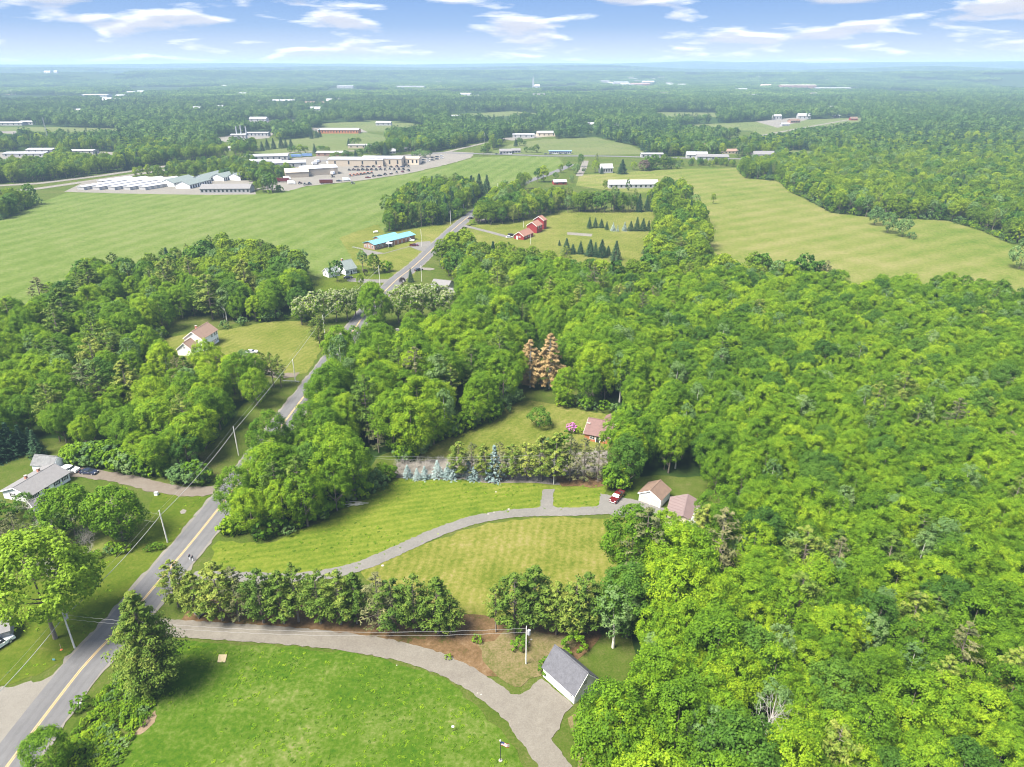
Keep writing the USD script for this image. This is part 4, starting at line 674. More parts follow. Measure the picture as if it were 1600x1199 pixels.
house('garage', 'white garage with dark stained roof behind the house with shutters', 'garage', -125.17, 166.16, 350.3, 6.4, 4.1, 2.5, 4.4, 'white', 'roof_stain', 0.25, [('right', -0.3, 1.0, 0.7, 0.8)], [('right', 0.9, 0.9, 2.0, 'white_trim')])
t = thing('carport', 'flat white carport roof joining the garage and house', 'carport', (-120.6, 162.6, 0), math.radians(-12))
part(t, 'roof', box(-2.6, 2.2, -1.6, 1.4, 2.25, 2.4), M['paint_white'])
for x, y in ((-2.4, -1.4), (2.0, -1.4), (-2.4, 1.2), (2.0, 1.2)): part(t, 'post', box(x - 0.06, x + 0.06, y - 0.06, y + 0.06, 0, 2.25), M['white_trim'])
p = P(60, 795); house('shed', 'small grey roofed shed partly hidden by bushes below the white house', 'shed', p[0], p[1], 60, 3.0, 2.6, 1.8, 2.8, 'white', 'roof_pale', 0.2, [('left', 0, 0.7, 0.5, 0.5)])
house('house', 'tall white house with tan roof on the mown yard', 'house', -120.89, 259.74, 80.5, 10.7, 7.55, 5.0, 7.73, 'white', 'roof_tan', 0.35,
      [('front', x, z, 0.85, 1.2) for x in (1.2, 3.2, 4.6) for z in (0.8, 3.4)] + [('left', 1.6, 3.3, 0.8, 1.1)], [('front', 2.2, 1.0, 2.1, 'tan_siding')], [(0.2, 1.6, 8.1, 0.7)])
house('garage', 'lower white garage with tan roof joined to the tall white house', 'garage', -122.95, 252.0, 83.0, 5.4, 6.1, 2.6, 5.1, 'white', 'roof_tan', 0.3, [('left', 0, 3.0, 0.7, 0.7)], [('left', -1.4, 2.2, 2.0, 'white_trim'), ('left', 1.4, 2.2, 2.0, 'white_trim')])
house('house', 'small white house with dark grey roof in front of the left hand wood', 'house', -87.7, 367.8, 42.9, 6.8, 10.0, 2.9, 6.5, 'white', 'roof_slate', 0.3, [('front', -2.2, 0.9, 0.9, 1.2, 'shutters'), ('front', 2.2, 0.9, 0.9, 1.2, 'shutters'), ('left', -2.0, 0.9, 0.9, 1.2)], [('front', 0, 1.0, 2.0, 'dark')], [(-1.4, 1.0, 7.3, 0.8)])
p = P(518, 431); house('wing', 'low white wing joined to the small white house', 'house', p[0], p[1], 42.9, 6.5, 6.0, 2.4, 4.4, 'white', 'roof_slate', 0.25, [('left', 0, 0.9, 0.8, 1.0)])
house('hall', 'long brick building with pale blue metal roof by the road', 'building', -75.12, 434.4, 53.6, 34.4, 9.4, 3.2, 4.5, 'brick', 'metal_blue', 0.5,
      [('front', x, 1.0, 1.3, 1.3) for x in (-15.5, -13, -10.5, -7.5)] + [('left', x, 0.9, 1.3, 1.4) for x in (-3, 0, 3)], [('front', x, 2.8, 2.6, 'brown_siding') for x in (0.5, 4.0, 7.5, 11.0)] + [('front', -4.6, 1.6, 2.2, 'dark')], ribs=24, trim=False)
house('rear_wing', 'rear part of the blue roofed building with its own low ridge', 'building', -75.12 - 0.805 * 6.4 + 0.593 * 3, 434.4 + 0.593 * 6.4 + 0.805 * 3, 53.6, 15.0, 6.0, 3.2, 4.35, 'brick', 'metal_blue', 0.4, ribs=12, trim=False)
t = thing('picnic_shelter', 'small white canopy in front of the blue roofed building', 'canopy', P(607, 386), math.radians(54))
part(t, 'roof', trimesh.convex.convex_hull(np.array([(-2, -2, 2.3), (2, -2, 2.3), (2, 2, 2.3), (-2, 2, 2.3), (0, 0, 3.2)])), M['paint_white'])
for x, y in ((-1.8, -1.8), (1.8, -1.8), (-1.8, 1.8), (1.8, 1.8)): part(t, 'leg', cyl(0.06, 0, 2.32, x, y, 6), M['white_trim'])
house('red_house', 'red house with salmon roof, the low front part', 'house', 7.4, 451.6, 61.4, 13.0, 7.1, 2.4, 4.86, 'red_siding', 'roof_salmon', 0.35, [('left', 0.6, 1.2, 0.9, 0.9), ('front', -3.5, 0.9, 1.2, 1.2), ('front', 0.0, 0.9, 1.2, 1.2)], [('left', -1.2, 0.9, 2.0, 'white_trim')])
p = P(834, 364); house('red_house', 'middle part of the red house with a higher salmon roof', 'house', p[0] + 0.6, p[1] + 3.6, 61.4, 8.0, 7.4, 4.6, 7.0, 'red_siding', 'roof_salmon', 0.35, [('front', -1.5, 3.0, 1.2, 1.2), ('front', 1.8, 3.0, 1.2, 1.2)])
p = P(841, 360); house('red_house', 'rear part of the red house with the highest salmon roof', 'house', p[0] + 1.4, p[1] + 6.0, 61.4, 4.4, 7.6, 6.0, 8.4, 'red_siding', 'roof_salmon', 0.35, [('right', 0, 3.6, 1.2, 1.2)])
house('house', 'house with reddish brown roof and rust coloured walls beside the pink shrub', 'house', 26.4, 186.0, 337.8, 7.4, 9.5, 2.3, 5.0, 'brown_siding', 'roof_mauve', 0.4, [('left', -2.0, 0.9, 1.0, 1.2), ('front', 1.8, 0.9, 1.2, 1.2), ('front', -1.4, 0.9, 1.2, 1.2)], [('front', 0.3, 1.0, 2.1, 'dark')], [(-3.5, -1.6, 4.2, 1.0)])
t = thing('porch', 'small rounded porch roof on the front of the brown roofed house', 'porch', P(941, 684), math.radians(-22)); part(t, 'roof', trimesh.convex.convex_hull(np.array([(-1.6, -1, 2.4), (1.6, -1, 2.4), (1.6, 1, 2.4), (-1.6, 1, 2.4), (-0.8, 0, 3.1), (0.8, 0, 3.1)])), M['roof_mauve'])
for x in (-1.4, 1.4): part(t, 'post', box(x - 0.07, x + 0.07, -0.9, -0.76, 0, 2.42), M['brown_siding'])
t = thing('bay', 'shallow gabled dormer wing on the right of the brown roofed house', 'dormer', P(954, 668), math.radians(-22)); part(t, 'wall', box(-1.4, 1.4, -1, 1.4, 0, 3.0), M['brown_siding']); part(t, 'roof', trimesh.convex.convex_hull(np.array([(-1.9, -1.3, 3.0), (1.9, -1.3, 3.0), (1.9, 1.8, 3.0), (-1.9, 1.8, 3.0), (0, -0.8, 4.2), (0, 1.6, 4.2)])), M['roof_mauve'])
for px, py, yaw, L, W, e, r, lab, wl, rf in ((692, 452, -20, 9, 7, 2.8, 4.6, 'pale roofed house half hidden in the middle wood by the road', 'white', 'roof_pale'), (700, 462, -18, 7, 5, 2.5, 3.8, 'low grey roof among trees in the middle wood', 'grey_wall', 'roof_pale'),
        (1083, 826, 60, 6, 4, 2.4, 3.8, 'white shed mostly hidden by trees behind the pink roofed building', 'white', 'metal_silver'), (820, 333, 10, 9, 7, 2.8, 5, 'pale roofed house hidden by trees beyond the red house', 'white', 'metal_white'), (722, 312, 20, 8, 7, 2.8, 5, 'brown roofed house hidden in the upper grove', 'tan_siding', 'roof_brown')):
    p = P(px, py); house('cottage', lab, 'house', p[0], p[1], yaw, L, W, e, r, wl, rf, 0.3, [('front', 0, 0.9, 1.0, 1.1)], trim=False)
p = P(1, 1001, 2); t = thing('garage', 'corner of a grey building at the left edge above the white truck', 'garage', (p[0] - 3.6, p[1] + 3.0, 0), math.radians(28)); part(t, 'wall', box(-3.5, 3, -2.5, 2.5, 0, 2.4), M['grey_wall']); part(t, 'roof', prism_x([(-3, 2.41), (0, 3.8), (3, 2.41), (3, 2.55), (0, 3.95), (-3, 2.55)], -3.8, 3.3), M['roof_pale'])
p = P(310, 962); house('well_house', 'tiny grey shingled shelter under the lower row of pines', 'shelter', p[0], p[1] + 0.4, 320, 1.5, 1.3, 0.7, 1.45, 'grey_wall', 'roof_pale', 0.18, trim=False, thick=0.07)
# the farm, storage sheds, yard and the far buildings
small_house(946, 270, 8, 13, 8, 5, 8.5, 'white farmhouse with pale roof among trees beyond the hedge', wins=5, roof='metal_white')
small_house(874, 288, 12, 12, 7, 2.4, 4, 'low silver roofed shed beside the upper road', 'shed', wall='red_siding', roof='metal_silver', wins=2)
small_house(988, 293, 2, 44, 11, 3.5, 6.4, 'long white roofed barn behind the hedge', 'barn', roof='metal_white', wins=10)
small_house(722, 299, 30, 5, 4, 2.4, 3.6, 'small shed at the edge of the upper grove', 'shed', roof='roof_pale', wins=1)
for k in range(10):   # rows of sheds with white roofs
    row, col = divmod(k, 5); x0 = 150 + 24 * col + 26 * row; a0, a1 = P(x0 - 26, 297.5 - 9 * row), P(x0 + 34, 287.5 - 7.0 * row)
    c = (a0 + a1) / 2; L = np.linalg.norm(a1 - a0) * (0.92 if row == 0 else 0.8); t = thing('storage_shed', f'long white roofed storage shed, {["front", "back"][row]} row, {["leftmost", "second from left", "middle one", "second from right", "rightmost"][col]}', 'shed', c, math.atan2(a1[1] - a0[1], a1[0] - a0[0]), 'storage sheds with white roofs')
    part(t, 'wall', box(-L / 2, L / 2, -4.2, 4.2, -0.2, 2.7), M['grey_wall']); part(t, 'roof', prism_x([(-4.5, 2.71), (4.5, 2.71), (4.5, 2.9), (0, 3.7), (-4.5, 2.9)], -L / 2 - 0.3, L / 2 + 0.3), M['metal_white'])
    for q in range(int(L / 6)): part(t, 'roll_door', box(-L / 2 + 3 + q * 6, -L / 2 + 6 + q * 6, -4.28, -4.15, 0, 2.3), M['garage_door'])
for k, (x, y, dx, dy) in enumerate([(262, 292, 34, -8), (286, 295, 34, -9), (312, 285, 30, -8), (340, 283, 26, -6), (366, 282, 26, -6)]):
    a0, a1 = P(x, y), P(x + dx, y + dy); c = (a0 + a1) / 2; L = np.linalg.norm(a1 - a0)
    t = thing('storage_shed', f'white storage shed with grey gabled roof, {["leftmost", "second from left", "middle", "second from right", "rightmost"][k]} of five', 'shed', c, math.atan2(a1[1] - a0[1], a1[0] - a0[0]), 'storage sheds with grey roofs')
    part(t, 'wall', prism_x([(-7, -.2), (7, -.2), (7, 3.2), (0, 6.2), (-7, 3.2)], -L / 2, L / 2), M['white']); part(t, 'roof', prism_x([(-7.5, 3.05), (0, 6.25), (7.5, 3.05), (7.5, 3.35), (0, 6.55), (-7.5, 3.35)], -L / 2 - 0.4, L / 2 + 0.4), M['roof_slate'])
    for q in range(9): part(t, 'bay_door', box(-L / 2 + L * (q + 0.22) / 9, -L / 2 + L * (q + 0.78) / 9, -7.08, -6.95, 0, 2.7), M['dark'])
small_house(356, 300, 3, 42, 14, 3.6, 6.5, 'wide grey roofed building with an open front beside the storage sheds', 'building', wall='grey_wall', roof='roof_pale', wins=12)
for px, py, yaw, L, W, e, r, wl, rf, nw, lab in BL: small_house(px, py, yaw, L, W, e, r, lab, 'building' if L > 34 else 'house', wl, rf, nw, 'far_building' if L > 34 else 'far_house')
gg = np.random.default_rng(77); DIRS = []
for k in range(46):   # specks of the town and of houses in the woods
    px, py = gg.uniform(0, 1400), gg.choice([gg.uniform(126, 140), gg.uniform(140, 168)])
    if k < 22: px, py = gg.uniform(905, 1090), gg.uniform(129.5, 137.5)
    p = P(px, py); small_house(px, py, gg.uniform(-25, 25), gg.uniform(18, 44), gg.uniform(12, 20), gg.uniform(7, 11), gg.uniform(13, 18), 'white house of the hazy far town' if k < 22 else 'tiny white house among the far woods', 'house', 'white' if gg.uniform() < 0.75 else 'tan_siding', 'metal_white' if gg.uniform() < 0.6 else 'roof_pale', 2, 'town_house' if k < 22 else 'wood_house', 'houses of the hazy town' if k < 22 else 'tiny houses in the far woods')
p = P(837, 138); t = thing('church', 'white church with a tall pointed steeple in the hazy town', 'church', p); part(t, 'nave', prism_x([(-9, 0), (9, 0), (9, 10), (0, 18), (-9, 10)], -8, 20), M['white_far']); part(t, 'tower', box(-17, -8, -4.5, 4.5, 0, 28), M['white_far']); part(t, 'steeple', trimesh.convex.convex_hull(np.array([(-17, -4.5, 28), (-8, -4.5, 28), (-8, 4.5, 28), (-17, 4.5, 28), (-12.5, 0, 56)])), M['roof_far'])
p = P(77, 226); H = height_at((77, 226), 183); t = thing('radio_mast', 'tall thin lattice mast standing in the woods at the left', 'mast', p)
part(t, 'mast', cat_([tube([(0.9 * math.cos(a), 0.9 * math.sin(a), 0), (0.5 * math.cos(a), 0.5 * math.sin(a), H)], 0.16, 4) for a in (0, 2.09, 4.19)]), M['metal_silver'])
part(t, 'bracing', cat_([tube([(0.85 * math.cos(a), 0.85 * math.sin(a), z), (0.85 * math.cos(a + 2.09), 0.85 * math.sin(a + 2.09), z + 2)], 0.08, 3) for z in np.arange(0, H - 2, 2) for a in (0, 2.09, 4.19)]), M['metal_silver'])
p = P(62, 228); t = thing('works_stack', 'pale silo left of the mast foot', 'silo', p); part(t, 'drum', cyl(4, 0, 12, sides=16), M['metal_white']); part(t, 'cap', cyl(4.1, 12, 14, sides=16, r2=0.3), M['metal_silver'])
for k, x in enumerate((371, 378, 386)):
    t = thing('chimney_stack', f'thin pale stack of the grey works, {["left", "middle", "right"][k]}', 'stack', P(x, 217)); part(t, 'shaft', cyl(1.1, 0, 17 + 2 * (k % 2), sides=10, r2=0.8), M['metal_silver']); part(t, 'rim', cyl(1.0, 17 + 2 * (k % 2), 17.5 + 2 * (k % 2), sides=10), M['metal_white'])

# ------------------------------------------------------------------ vehicles
def wheels(t, xs, y, r, w=0.24):
    for x in xs:
        for s in (-1, 1):
            m = cyl(r, -w / 2, w / 2, sides=16); m.apply_transform(trimesh.transformations.rotation_matrix(math.pi / 2, (1, 0, 0))); m.apply_translation((x, s * y, r)); wl = part(t, 'wheel', m, M['rubber'])
            m = cyl(r * 0.58, -0.02, 0.02, sides=12); m.apply_transform(trimesh.transformations.rotation_matrix(math.pi / 2, (1, 0, 0))); m.apply_translation((x, s * (y + w / 2), r)); part(wl, 'rim', m, M['chrome'])
def hull(pts): return trimesh.convex.convex_hull(np.array(pts, float))
def slab(x0, x1, y, z0, z1, tx0=0, tx1=0, ty=0):
    return hull([(x0, -y, z0), (x0, y, z0), (x1, -y, z0), (x1, y, z0), (x0 + tx0, -y + ty, z1), (x0 + tx0, y - ty, z1), (x1 - tx1, -y + ty, z1), (x1 - tx1, y - ty, z1)])
def car(label, cat, px, yaw, paint, kind='sedan', name=None, group=None):
    t = thing(name or cat.replace(' ', '_'), label, cat, P(*px), math.radians(yaw), group); B = M[paint]
    if kind == 'pickup':
        part(t, 'body', cat_([slab(-2.7, 2.75, 0.95, 0.42, 0.75, 0.05, 0.05), slab(0.95, 2.75, 0.95, 0.75, 1.12, 0, 0.12, 0.05), slab(-1.0, 1.05, 0.95, 0.75, 1.15, 0, 0, 0.02), box(-2.7, -1.0, -0.95, -0.84, 0.75, 1.22), box(-2.7, -1.0, 0.84, 0.95, 0.75, 1.22), box(-2.7, -2.6, -0.84, 0.84, 0.75, 1.22)]), B)
        part(t, 'bed_floor', box(-2.6, -1.0, -0.84, 0.84, 0.75, 0.80), M['dark']); part(t, 'windows', slab(-1.0, 1.15, 0.90, 1.15, 1.62, 0.2, 0.62, 0.14), M['glass']); part(t, 'cab_roof', slab(-0.82, 0.5, 0.77, 1.62, 1.74, 0.08, 0.1, 0.06), B); wheels(t, (-1.75, 1.75), 0.86, 0.39); hx, tx = 2.72, -2.72; hz_ = 0.9
    elif kind in ('suv', 'van'):
        part(t, 'body', cat_([slab(-2.3, 2.3, 0.92, 0.35, 1.0, 0.05, 0.06, 0.02), slab(0.95, 2.28, 0.9, 1.0, 1.12, 0, 0.25, 0.06)]), B); part(t, 'windows', slab(-2.2, 1.15, 0.86, 1.0, 1.55, 0.15, 0.75, 0.12), M['glass']); part(t, 'roof', slab(-2.02, 0.4, 0.74, 1.55, 1.68, 0.1, 0.15, 0.06), B); wheels(t, (-1.4, 1.45), 0.83, 0.36); hx, tx, hz_ = 2.26, -2.28, 0.8
    elif kind == 'truck':
        part(t, 'cab', slab(1.6, 3.4, 1.1, 0.6, 2.4, 0, 0.35, 0.08), B); part(t, 'box_body', box(-3.6, 1.5, -1.2, 1.2, 0.9, 3.3), M['paint_white']); part(t, 'windscreen', slab(3.0, 3.36, 0.95, 1.5, 2.25, 0, 0.2, 0.1), M['glass']); part(t, 'chassis', box(-3.5, 3.2, -0.5, 0.5, 0.55, 0.88), M['dark']); wheels(t, (-2.2, 2.4), 0.98, 0.5, 0.3); hx, tx, hz_ = 3.42, -3.62, 0.9
    elif kind == 'tractor':
        part(t, 'bonnet', slab(0.2, 2.1, 0.42, 0.8, 1.5, 0, 0.1, 0.06), B); part(t, 'cabin', slab(-1.1, 0.3, 0.75, 1.1, 2.3, 0.15, 0.1, 0.08), M['glass']); part(t, 'roof', slab(-1.1, 0.35, 0.8, 2.3, 2.45), B); wheels(t, (-0.8,), 0.9, 0.85, 0.45); wheels(t, (1.5,), 0.75, 0.5, 0.3); hx, tx, hz_ = 2.08, -1.12, 1.1
    elif kind == 'trailer':
        part(t, 'box_body', box(-6, 6, -1.25, 1.25, 1.1, 3.9), B); part(t, 'chassis', box(-5.6, 5.6, -0.5, 0.5, 0.8, 1.08), M['dark']); wheels(t, (-4.6, -3.4), 1.0, 0.5, 0.3); hx, tx, hz_ = 6.02, -6.02, 1.3
    else:
        part(t, 'body', cat_([slab(-2.25, 2.3, 0.9, 0.30, 0.72, 0.04, 0.05, 0.0), slab(-2.22, 2.24, 0.9, 0.72, 0.92, 0.1, 0.5, 0.08)]), B); part(t, 'windows', slab(-1.75, 1.2, 0.80, 0.92, 1.34, 0.65, 0.85, 0.14), M['glass']); part(t, 'roof', slab(-1.15, 0.45, 0.66, 1.34, 1.43, 0.12, 0.2, 0.06), B); wheels(t, (-1.35, 1.4), 0.8, 0.33); hx, tx, hz_ = 2.27, -2.24, 0.66
    for s in (-1, 1):
        if kind != 'trailer': part(t, 'headlight', box(hx - 0.06, hx + 0.04, s * 0.62 - 0.16, s * 0.62 + 0.16, hz_ - 0.08, hz_ + 0.1), M['lamp_white'])
        part(t, 'tail_light', box(tx - 0.03, tx + 0.06, s * 0.70 - 0.1, s * 0.70 + 0.1, hz_ - 0.05, hz_ + 0.2), M['lamp_red'])
    if kind in ('pickup', 'sedan', 'suv'):
        part(t, 'bumper', box(hx - 0.02, hx + 0.09, -0.8, 0.8, 0.36, 0.52), M['chrome'] if kind == 'pickup' else M['dark']); part(t, 'licence_plate', box(hx + 0.09, hx + 0.10, -0.16, 0.16, 0.38, 0.5), M['paint_white'])
        for s in (-1, 1): part(t, 'mirror', box(0.55, 0.75, s * 1.02 - 0.1, s * 1.02 + 0.1, 1.0 if kind != 'sedan' else 0.88, 1.16 if kind != 'sedan' else 1.0), B)
    return t
a, b = P(971, 772), P(957.5, 786.5); car('dark red pickup truck parked at the garages', 'pickup truck', (964, 779.5), math.degrees(math.atan2(b[1] - a[1], b[0] - a[0])), 'paint_red', 'pickup')
car('dark navy sedan on the dirt driveway of the house with shutters', 'car', (139.5, 740), 352, 'paint_navy', 'sedan')
car('white sport utility car beside the carport', 'car', (111, 737), 350, 'paint_white', 'suv')
a, b = P(-8, 1018), P(15, 1003); car('white pickup truck cut off by the left edge', 'pickup truck', (-2, 1012), math.degrees(math.atan2(b[1] - a[1], b[0] - a[0])), 'paint_white', 'pickup')
car('silver car on the yard of the tan roofed house', 'car', (393, 552), 8, 'paint_silver', 'sedan')
car('white pickup truck before the blue roofed building', 'pickup truck', (641, 377), -20, 'paint_white', 'pickup'); car('dark red pickup at the drive of the blue roofed building', 'pickup truck', (647, 385), 6, 'paint_red', 'pickup')
car('black car on the road where it enters the trees', 'car', (735.5, 342.5), 55, 'paint_black', 'sedan'); car('dark car on the gravel drive beyond the red house', 'car', (779, 340), 0, 'paint_black', 'sedan'); car('black car parked at the red house', 'car', (799, 369), 20, 'paint_black', 'suv'); car('silver car parked at the red house', 'car', (796, 372), 20, 'paint_silver', 'sedan')
car('dark car in front of the small white house', 'car', (544, 435), 10, 'paint_black', 'sedan'); car('dark car right of the road at the pale drive mouth', 'car', (654, 423), 40, 'paint_black', 'sedan')
YV = [(442, 285, 'trailer', 'paint_red', 0.6, 'red box trailer at the left of the machinery yard'), (449, 281, 'truck', 'paint_white', 8, 'white box truck beside the red trailer'), (456, 288, 'truck', 'paint_white', 0, 'white box truck at the front of the machinery yard'), (469, 288, 'tractor', 'paint_red', 30, 'red tractor beside the white box truck'), (510, 287.5, 'trailer', 'paint_red', 4, 'low red trailer at the front edge of the machinery yard'),
      (477, 290, 'tractor', 'paint_black', 10, 'black loader in the heap of dark machinery, left'), (484, 289, 'tractor', 'paint_black', 60, 'black loader in the heap of dark machinery, right'), (521, 273, 'truck', 'paint_silver', 80, 'tall silver machine right of the long beige shop'), (520, 277.5, 'tractor', 'paint_black', 0, 'dark tractor at the foot of the tall silver machine'), (542, 283, 'truck', 'paint_white', 20, 'white truck at the front edge near the orange machines'),
      (530, 284, 'pickup', 'paint_black', 5, 'dark pickup on the front edge of the yard'), (551, 288, 'tractor', 'paint_black', 0, 'small dark tractor at the front edge of the yard'), (493, 258, 'truck', 'paint_navy', 40, 'dark truck on the paved ground behind the beige shops'), (497, 254.5, 'truck', 'paint_red', 60, 'red truck on the paved ground behind the beige shops'), (448, 250, 'pickup', 'paint_navy', 0, 'navy pickup by the far blue trailers'),
      (463, 246.5, 'trailer', 'paint_blue', 4, 'blue trailer, left one of two at the far side of the yard'), (480, 245.5, 'trailer', 'paint_blue', 2, 'blue trailer, right one of two at the far side of the yard'), (425, 266, 'truck', 'paint_silver', 0, 'grey truck at the left end of the yard'), (432, 271, 'trailer', 'paint_white', 5, 'white trailer on the grass at the left end of the yard'), (516, 257, 'truck', 'paint_white', 0, 'white truck beside the round bright tree')]
for k in range(13): YV.append((546 + 7 * k, 267.5 - 0.12 * k - 0.6 * (k % 2), 'tractor', 'paint_red' if k % 3 else 'paint_black', 20 + 9 * k, f'tractor number row before the dealership, {k + 1}'))
for k in range(7): YV.append((548 + 5.5 * k, 276 - 0.75 * k, 'tractor', 'paint_orange', 15 * k, 'orange machine in the slanting line'))
for k in range(8): YV.append((575 + 9 * k, 278.5 - 1.5 * k, 'tractor' if k % 2 else 'pickup', 'paint_black' if k % 3 else 'paint_red', 20 * k, 'dark machine'))
for k in range(10): YV.append((557 + 9 * k, 261.8 - 0.02 * k, 'tractor' if k % 2 else 'pickup', ['paint_black', 'paint_red', 'paint_navy'][k % 3], 20 * k, 'parked machine'))
ORD = ['first', 'second', 'third', 'fourth', 'fifth', 'sixth', 'seventh', 'eighth', 'ninth', 'tenth', 'eleventh', 'twelfth', 'thirteenth']
for k, (x, y, kd, pt, yw, lab) in enumerate(YV):
    if k >= 20:
        j = k - 20; n, txt = (j, 'tractor from the left in the red row of the machinery yard') if j < 13 else (j - 13, 'orange machine from the left in the slanting line of the yard') if j < 20 else (j - 20, 'machine from the left along the meadow edge of the yard') if j < 28 else (j - 28, 'machine from the left along the dealership front'); lab = f'{ORD[n]} {txt}'
    car(lab, {'tractor': 'tractor', 'truck': 'truck', 'trailer': 'trailer', 'pickup': 'pickup truck'}[kd], (x, y), yw, pt, kind, group='machines in the gravel yard') if False else car(lab, {'tractor': 'tractor', 'truck': 'truck', 'trailer': 'trailer', 'pickup': 'pickup truck'}[kd], (x, y), yw, pt, kd, group='machines in the gravel yard')
for k in range(12):
    x, y = (655 + 7 * (k % 6), 256 - 1.6 * (k % 6) - 3.4 * (k // 6)) ; car(f'{ORD[k % 6]} car from the left in the {["near", "far"][k // 6]} line at the right end of the yard', 'car', (x, y), 20, ['paint_black', 'paint_navy', 'paint_silver'][k % 3], 'suv', group='cars at the right end of the yard')
for k, x in enumerate((776, 783, 797, 853, 860, 868, 876, 884)): car(f'car parked at the far road, {ORD[k]} from the left', 'car', (x, 241.5), 5, ['paint_black', 'paint_navy', 'paint_silver'][k % 3], 'sedan', group='cars along the far road')

# ------------------------------------------------------------------ poles, wires, small things
POLES = {}
def pole(key, base, top_y, label, lean=(0, 0), can=False, arm=False, H=None, group=None, r=0.17):
    H = H or height_at(base, top_y); b = P(*base); t = thing('utility_pole', label, 'pole', b, 0, group)
    part(t, 'shaft', tube([(0, 0, -0.5), (lean[0] / 2, lean[1] / 2, H / 2), (lean[0], lean[1], H)], [r, r * 0.85, r * 0.7], 8), M['pole_wood'])
    if can: part(t, 'transformer', cyl(0.3, H - 1.7, H - 0.7, lean[0] + 0.45, lean[1], 10), M['metal_silver']); part(t, 'bracket', box(lean[0], lean[0] + 0.3, lean[1] - 0.06, lean[1] + 0.06, H - 1.3, H - 1.1), M['dark'])
    if arm: part(t, 'crossarm', box(lean[0] - 1.0, lean[0] + 1.0, lean[1] - 0.26, lean[1] - 0.14, H - 0.7, H - 0.55), M['pole_wood'])
    for dx in (-0.8, 0.8) if arm else (0,): part(t, 'insulator', cyl(0.07, H - 0.5 if arm else H, (H - 0.5 if arm else H) + 0.22, lean[0] + dx, lean[1] - (0.2 if arm else 0), 6), M['paint_white'])
    POLES[key] = (b + [lean[0], lean[1], H], b, H); return t
pole('a', (117, 1013), 957, 'utility pole with transformer beside the yellow green tree', (-0.3, 0.2), can=True); pole('b', (262, 848), 804, 'utility pole by the road below the sandy oval', (-0.25, 0.1), H=8.6)
pole('c', (373, 712), 667, 'utility pole against the left hand wood', (-0.1, 0), H=9.0); pole('d', (508, 527), 505, 'utility pole beside the lone pine on the tan roofed yard', H=9.2); pole('e', (462, 598), 569, 'thin utility pole at the mouth of the pale drive', H=8.4)
pole('f', (594, 447), 416, 'utility pole on the grass at the side drive'); pole('g', (659, 440), 427, 'low utility pole right of the road before the flowering trees', H=8); pole('h', (704, 351), 330, 'utility pole in front of the upper grove'); pole('i', (724, 334), 319, 'utility pole where the road enters the trees'); pole('j', (659, 386), 359, 'flag mast like pole at the blue roofed building', r=0.12)
pole('k', (822, 1038), 980, 'utility pole with a grey box beside the white garage', can=True, r=0.14); pole('l', (865, 757), 711, 'pale utility pole before the upper row of pines', H=9.2, r=0.14); pole('m', (817.6, 356), 346, 'thin pole on the lawn of the red house'); pole('n', (829.3, 382), 367, 'white pole in front of the red house')
POLES['z'] = (P(-70, 1135, 8.2), None, 8.2)
pole('o', (777, 303), 287, 'pole at the edge of the left meadow near the bend', r=0.14); pole('q', (757, 222), 212, 'pole by the far side road', H=12)
def wire(name, label, p0, p1, sag, r=0.04, seg=14, offs=((0, 0, 0),), group=None):
    p0, p1 = np.array(p0, float), np.array(p1, float); s = np.linspace(0, 1, seg)[:, None]; c = (p0 + p1) / 2; t = thing(name, label, 'wire', c, 0, group)
    for o in offs: part(t, 'strand', tube(p0 + (p1 - p0) * s - [[0, 0, 1]] * (4 * sag * s * (1 - s)) + np.array(o) - c, r, 5), M['wire'])
tp = lambda k, d=0.0: POLES[k][0] - np.array([0, 0, d])
for q_, (a, b, l) in enumerate((('z', 'a', 'cable running out of the left edge to the pole by the yellow green tree'), ('a', 'b', 'cable between the pole with transformer and the next pole up the road'), ('b', 'c', 'cable over the dirt driveway to the pole at the wood'), ('c', 'd', 'cable along the wood to the pole on the tan roofed yard'), ('d', 'f', 'cable above the road verge to the side drive'))):
    wire('overhead_cable', l, tp(a, 1.2), tp(b, 1.2), 0.9, 0.06)
    wire('overhead_wire', ['thin wire from the left edge to the first pole', 'thin wire above the grass left of the road', 'thin wire over the dirt driveway', 'thin wire along the left hand wood', 'thin wire above the verge towards the side drive'][q_], tp(a, -0.2), tp(b, -0.2), 0.7, 0.014)
q0 = P(596, 990, 7.0); wire('service_wire', 'pair of wires along the lower driveway to the pole by the white garage', tp('a', 0.8), tp('k', 0.3), 2.2, 0.02, 24, offs=((0, 0, 0), (0, 0, -0.9)))
wire('service_wire', 'pair of wires in front of the upper row of pines', P(560, 712, 8.0), tp('l', 0.3), 0.6, 0.018, 20, offs=((0, 0, 0), (0, 0, -0.8)))
wire('service_wire', 'thin wires from the roadside pole to the house with shutters', tp('b', 1.0), (-118.5, 153.5, 3.2), 0.6, 0.015, 16, offs=((0, 0, 0), (0, -2.4, -0.4)))
for k, (x, y) in enumerate([(297, 872), (301.5, 874)]):
    t = thing('mailbox', ['black roadside mailbox on a pale post, left of two', 'black roadside mailbox on a pale post, right of two'][k], 'mailbox', P(x, y + 3), math.radians(95)); part(t, 'post', box(-0.06, 0.06, -0.06, 0.06, -0.2, 1.0), M['white_trim'])
    part(t, 'box', prism_x([(-0.14, 1.0), (0.14, 1.0), (0.14, 1.2), (0.1, 1.3), (0, 1.34), (-0.1, 1.3), (-0.14, 1.2)], -0.3, 0.3), M['dark']); part(t, 'door', box(0.3, 0.315, -0.12, 0.12, 1.02, 1.26), M['dark']); part(t, 'flag', box(0.05, 0.2, 0.145, 0.16, 1.1, 1.35), M['lamp_red'])
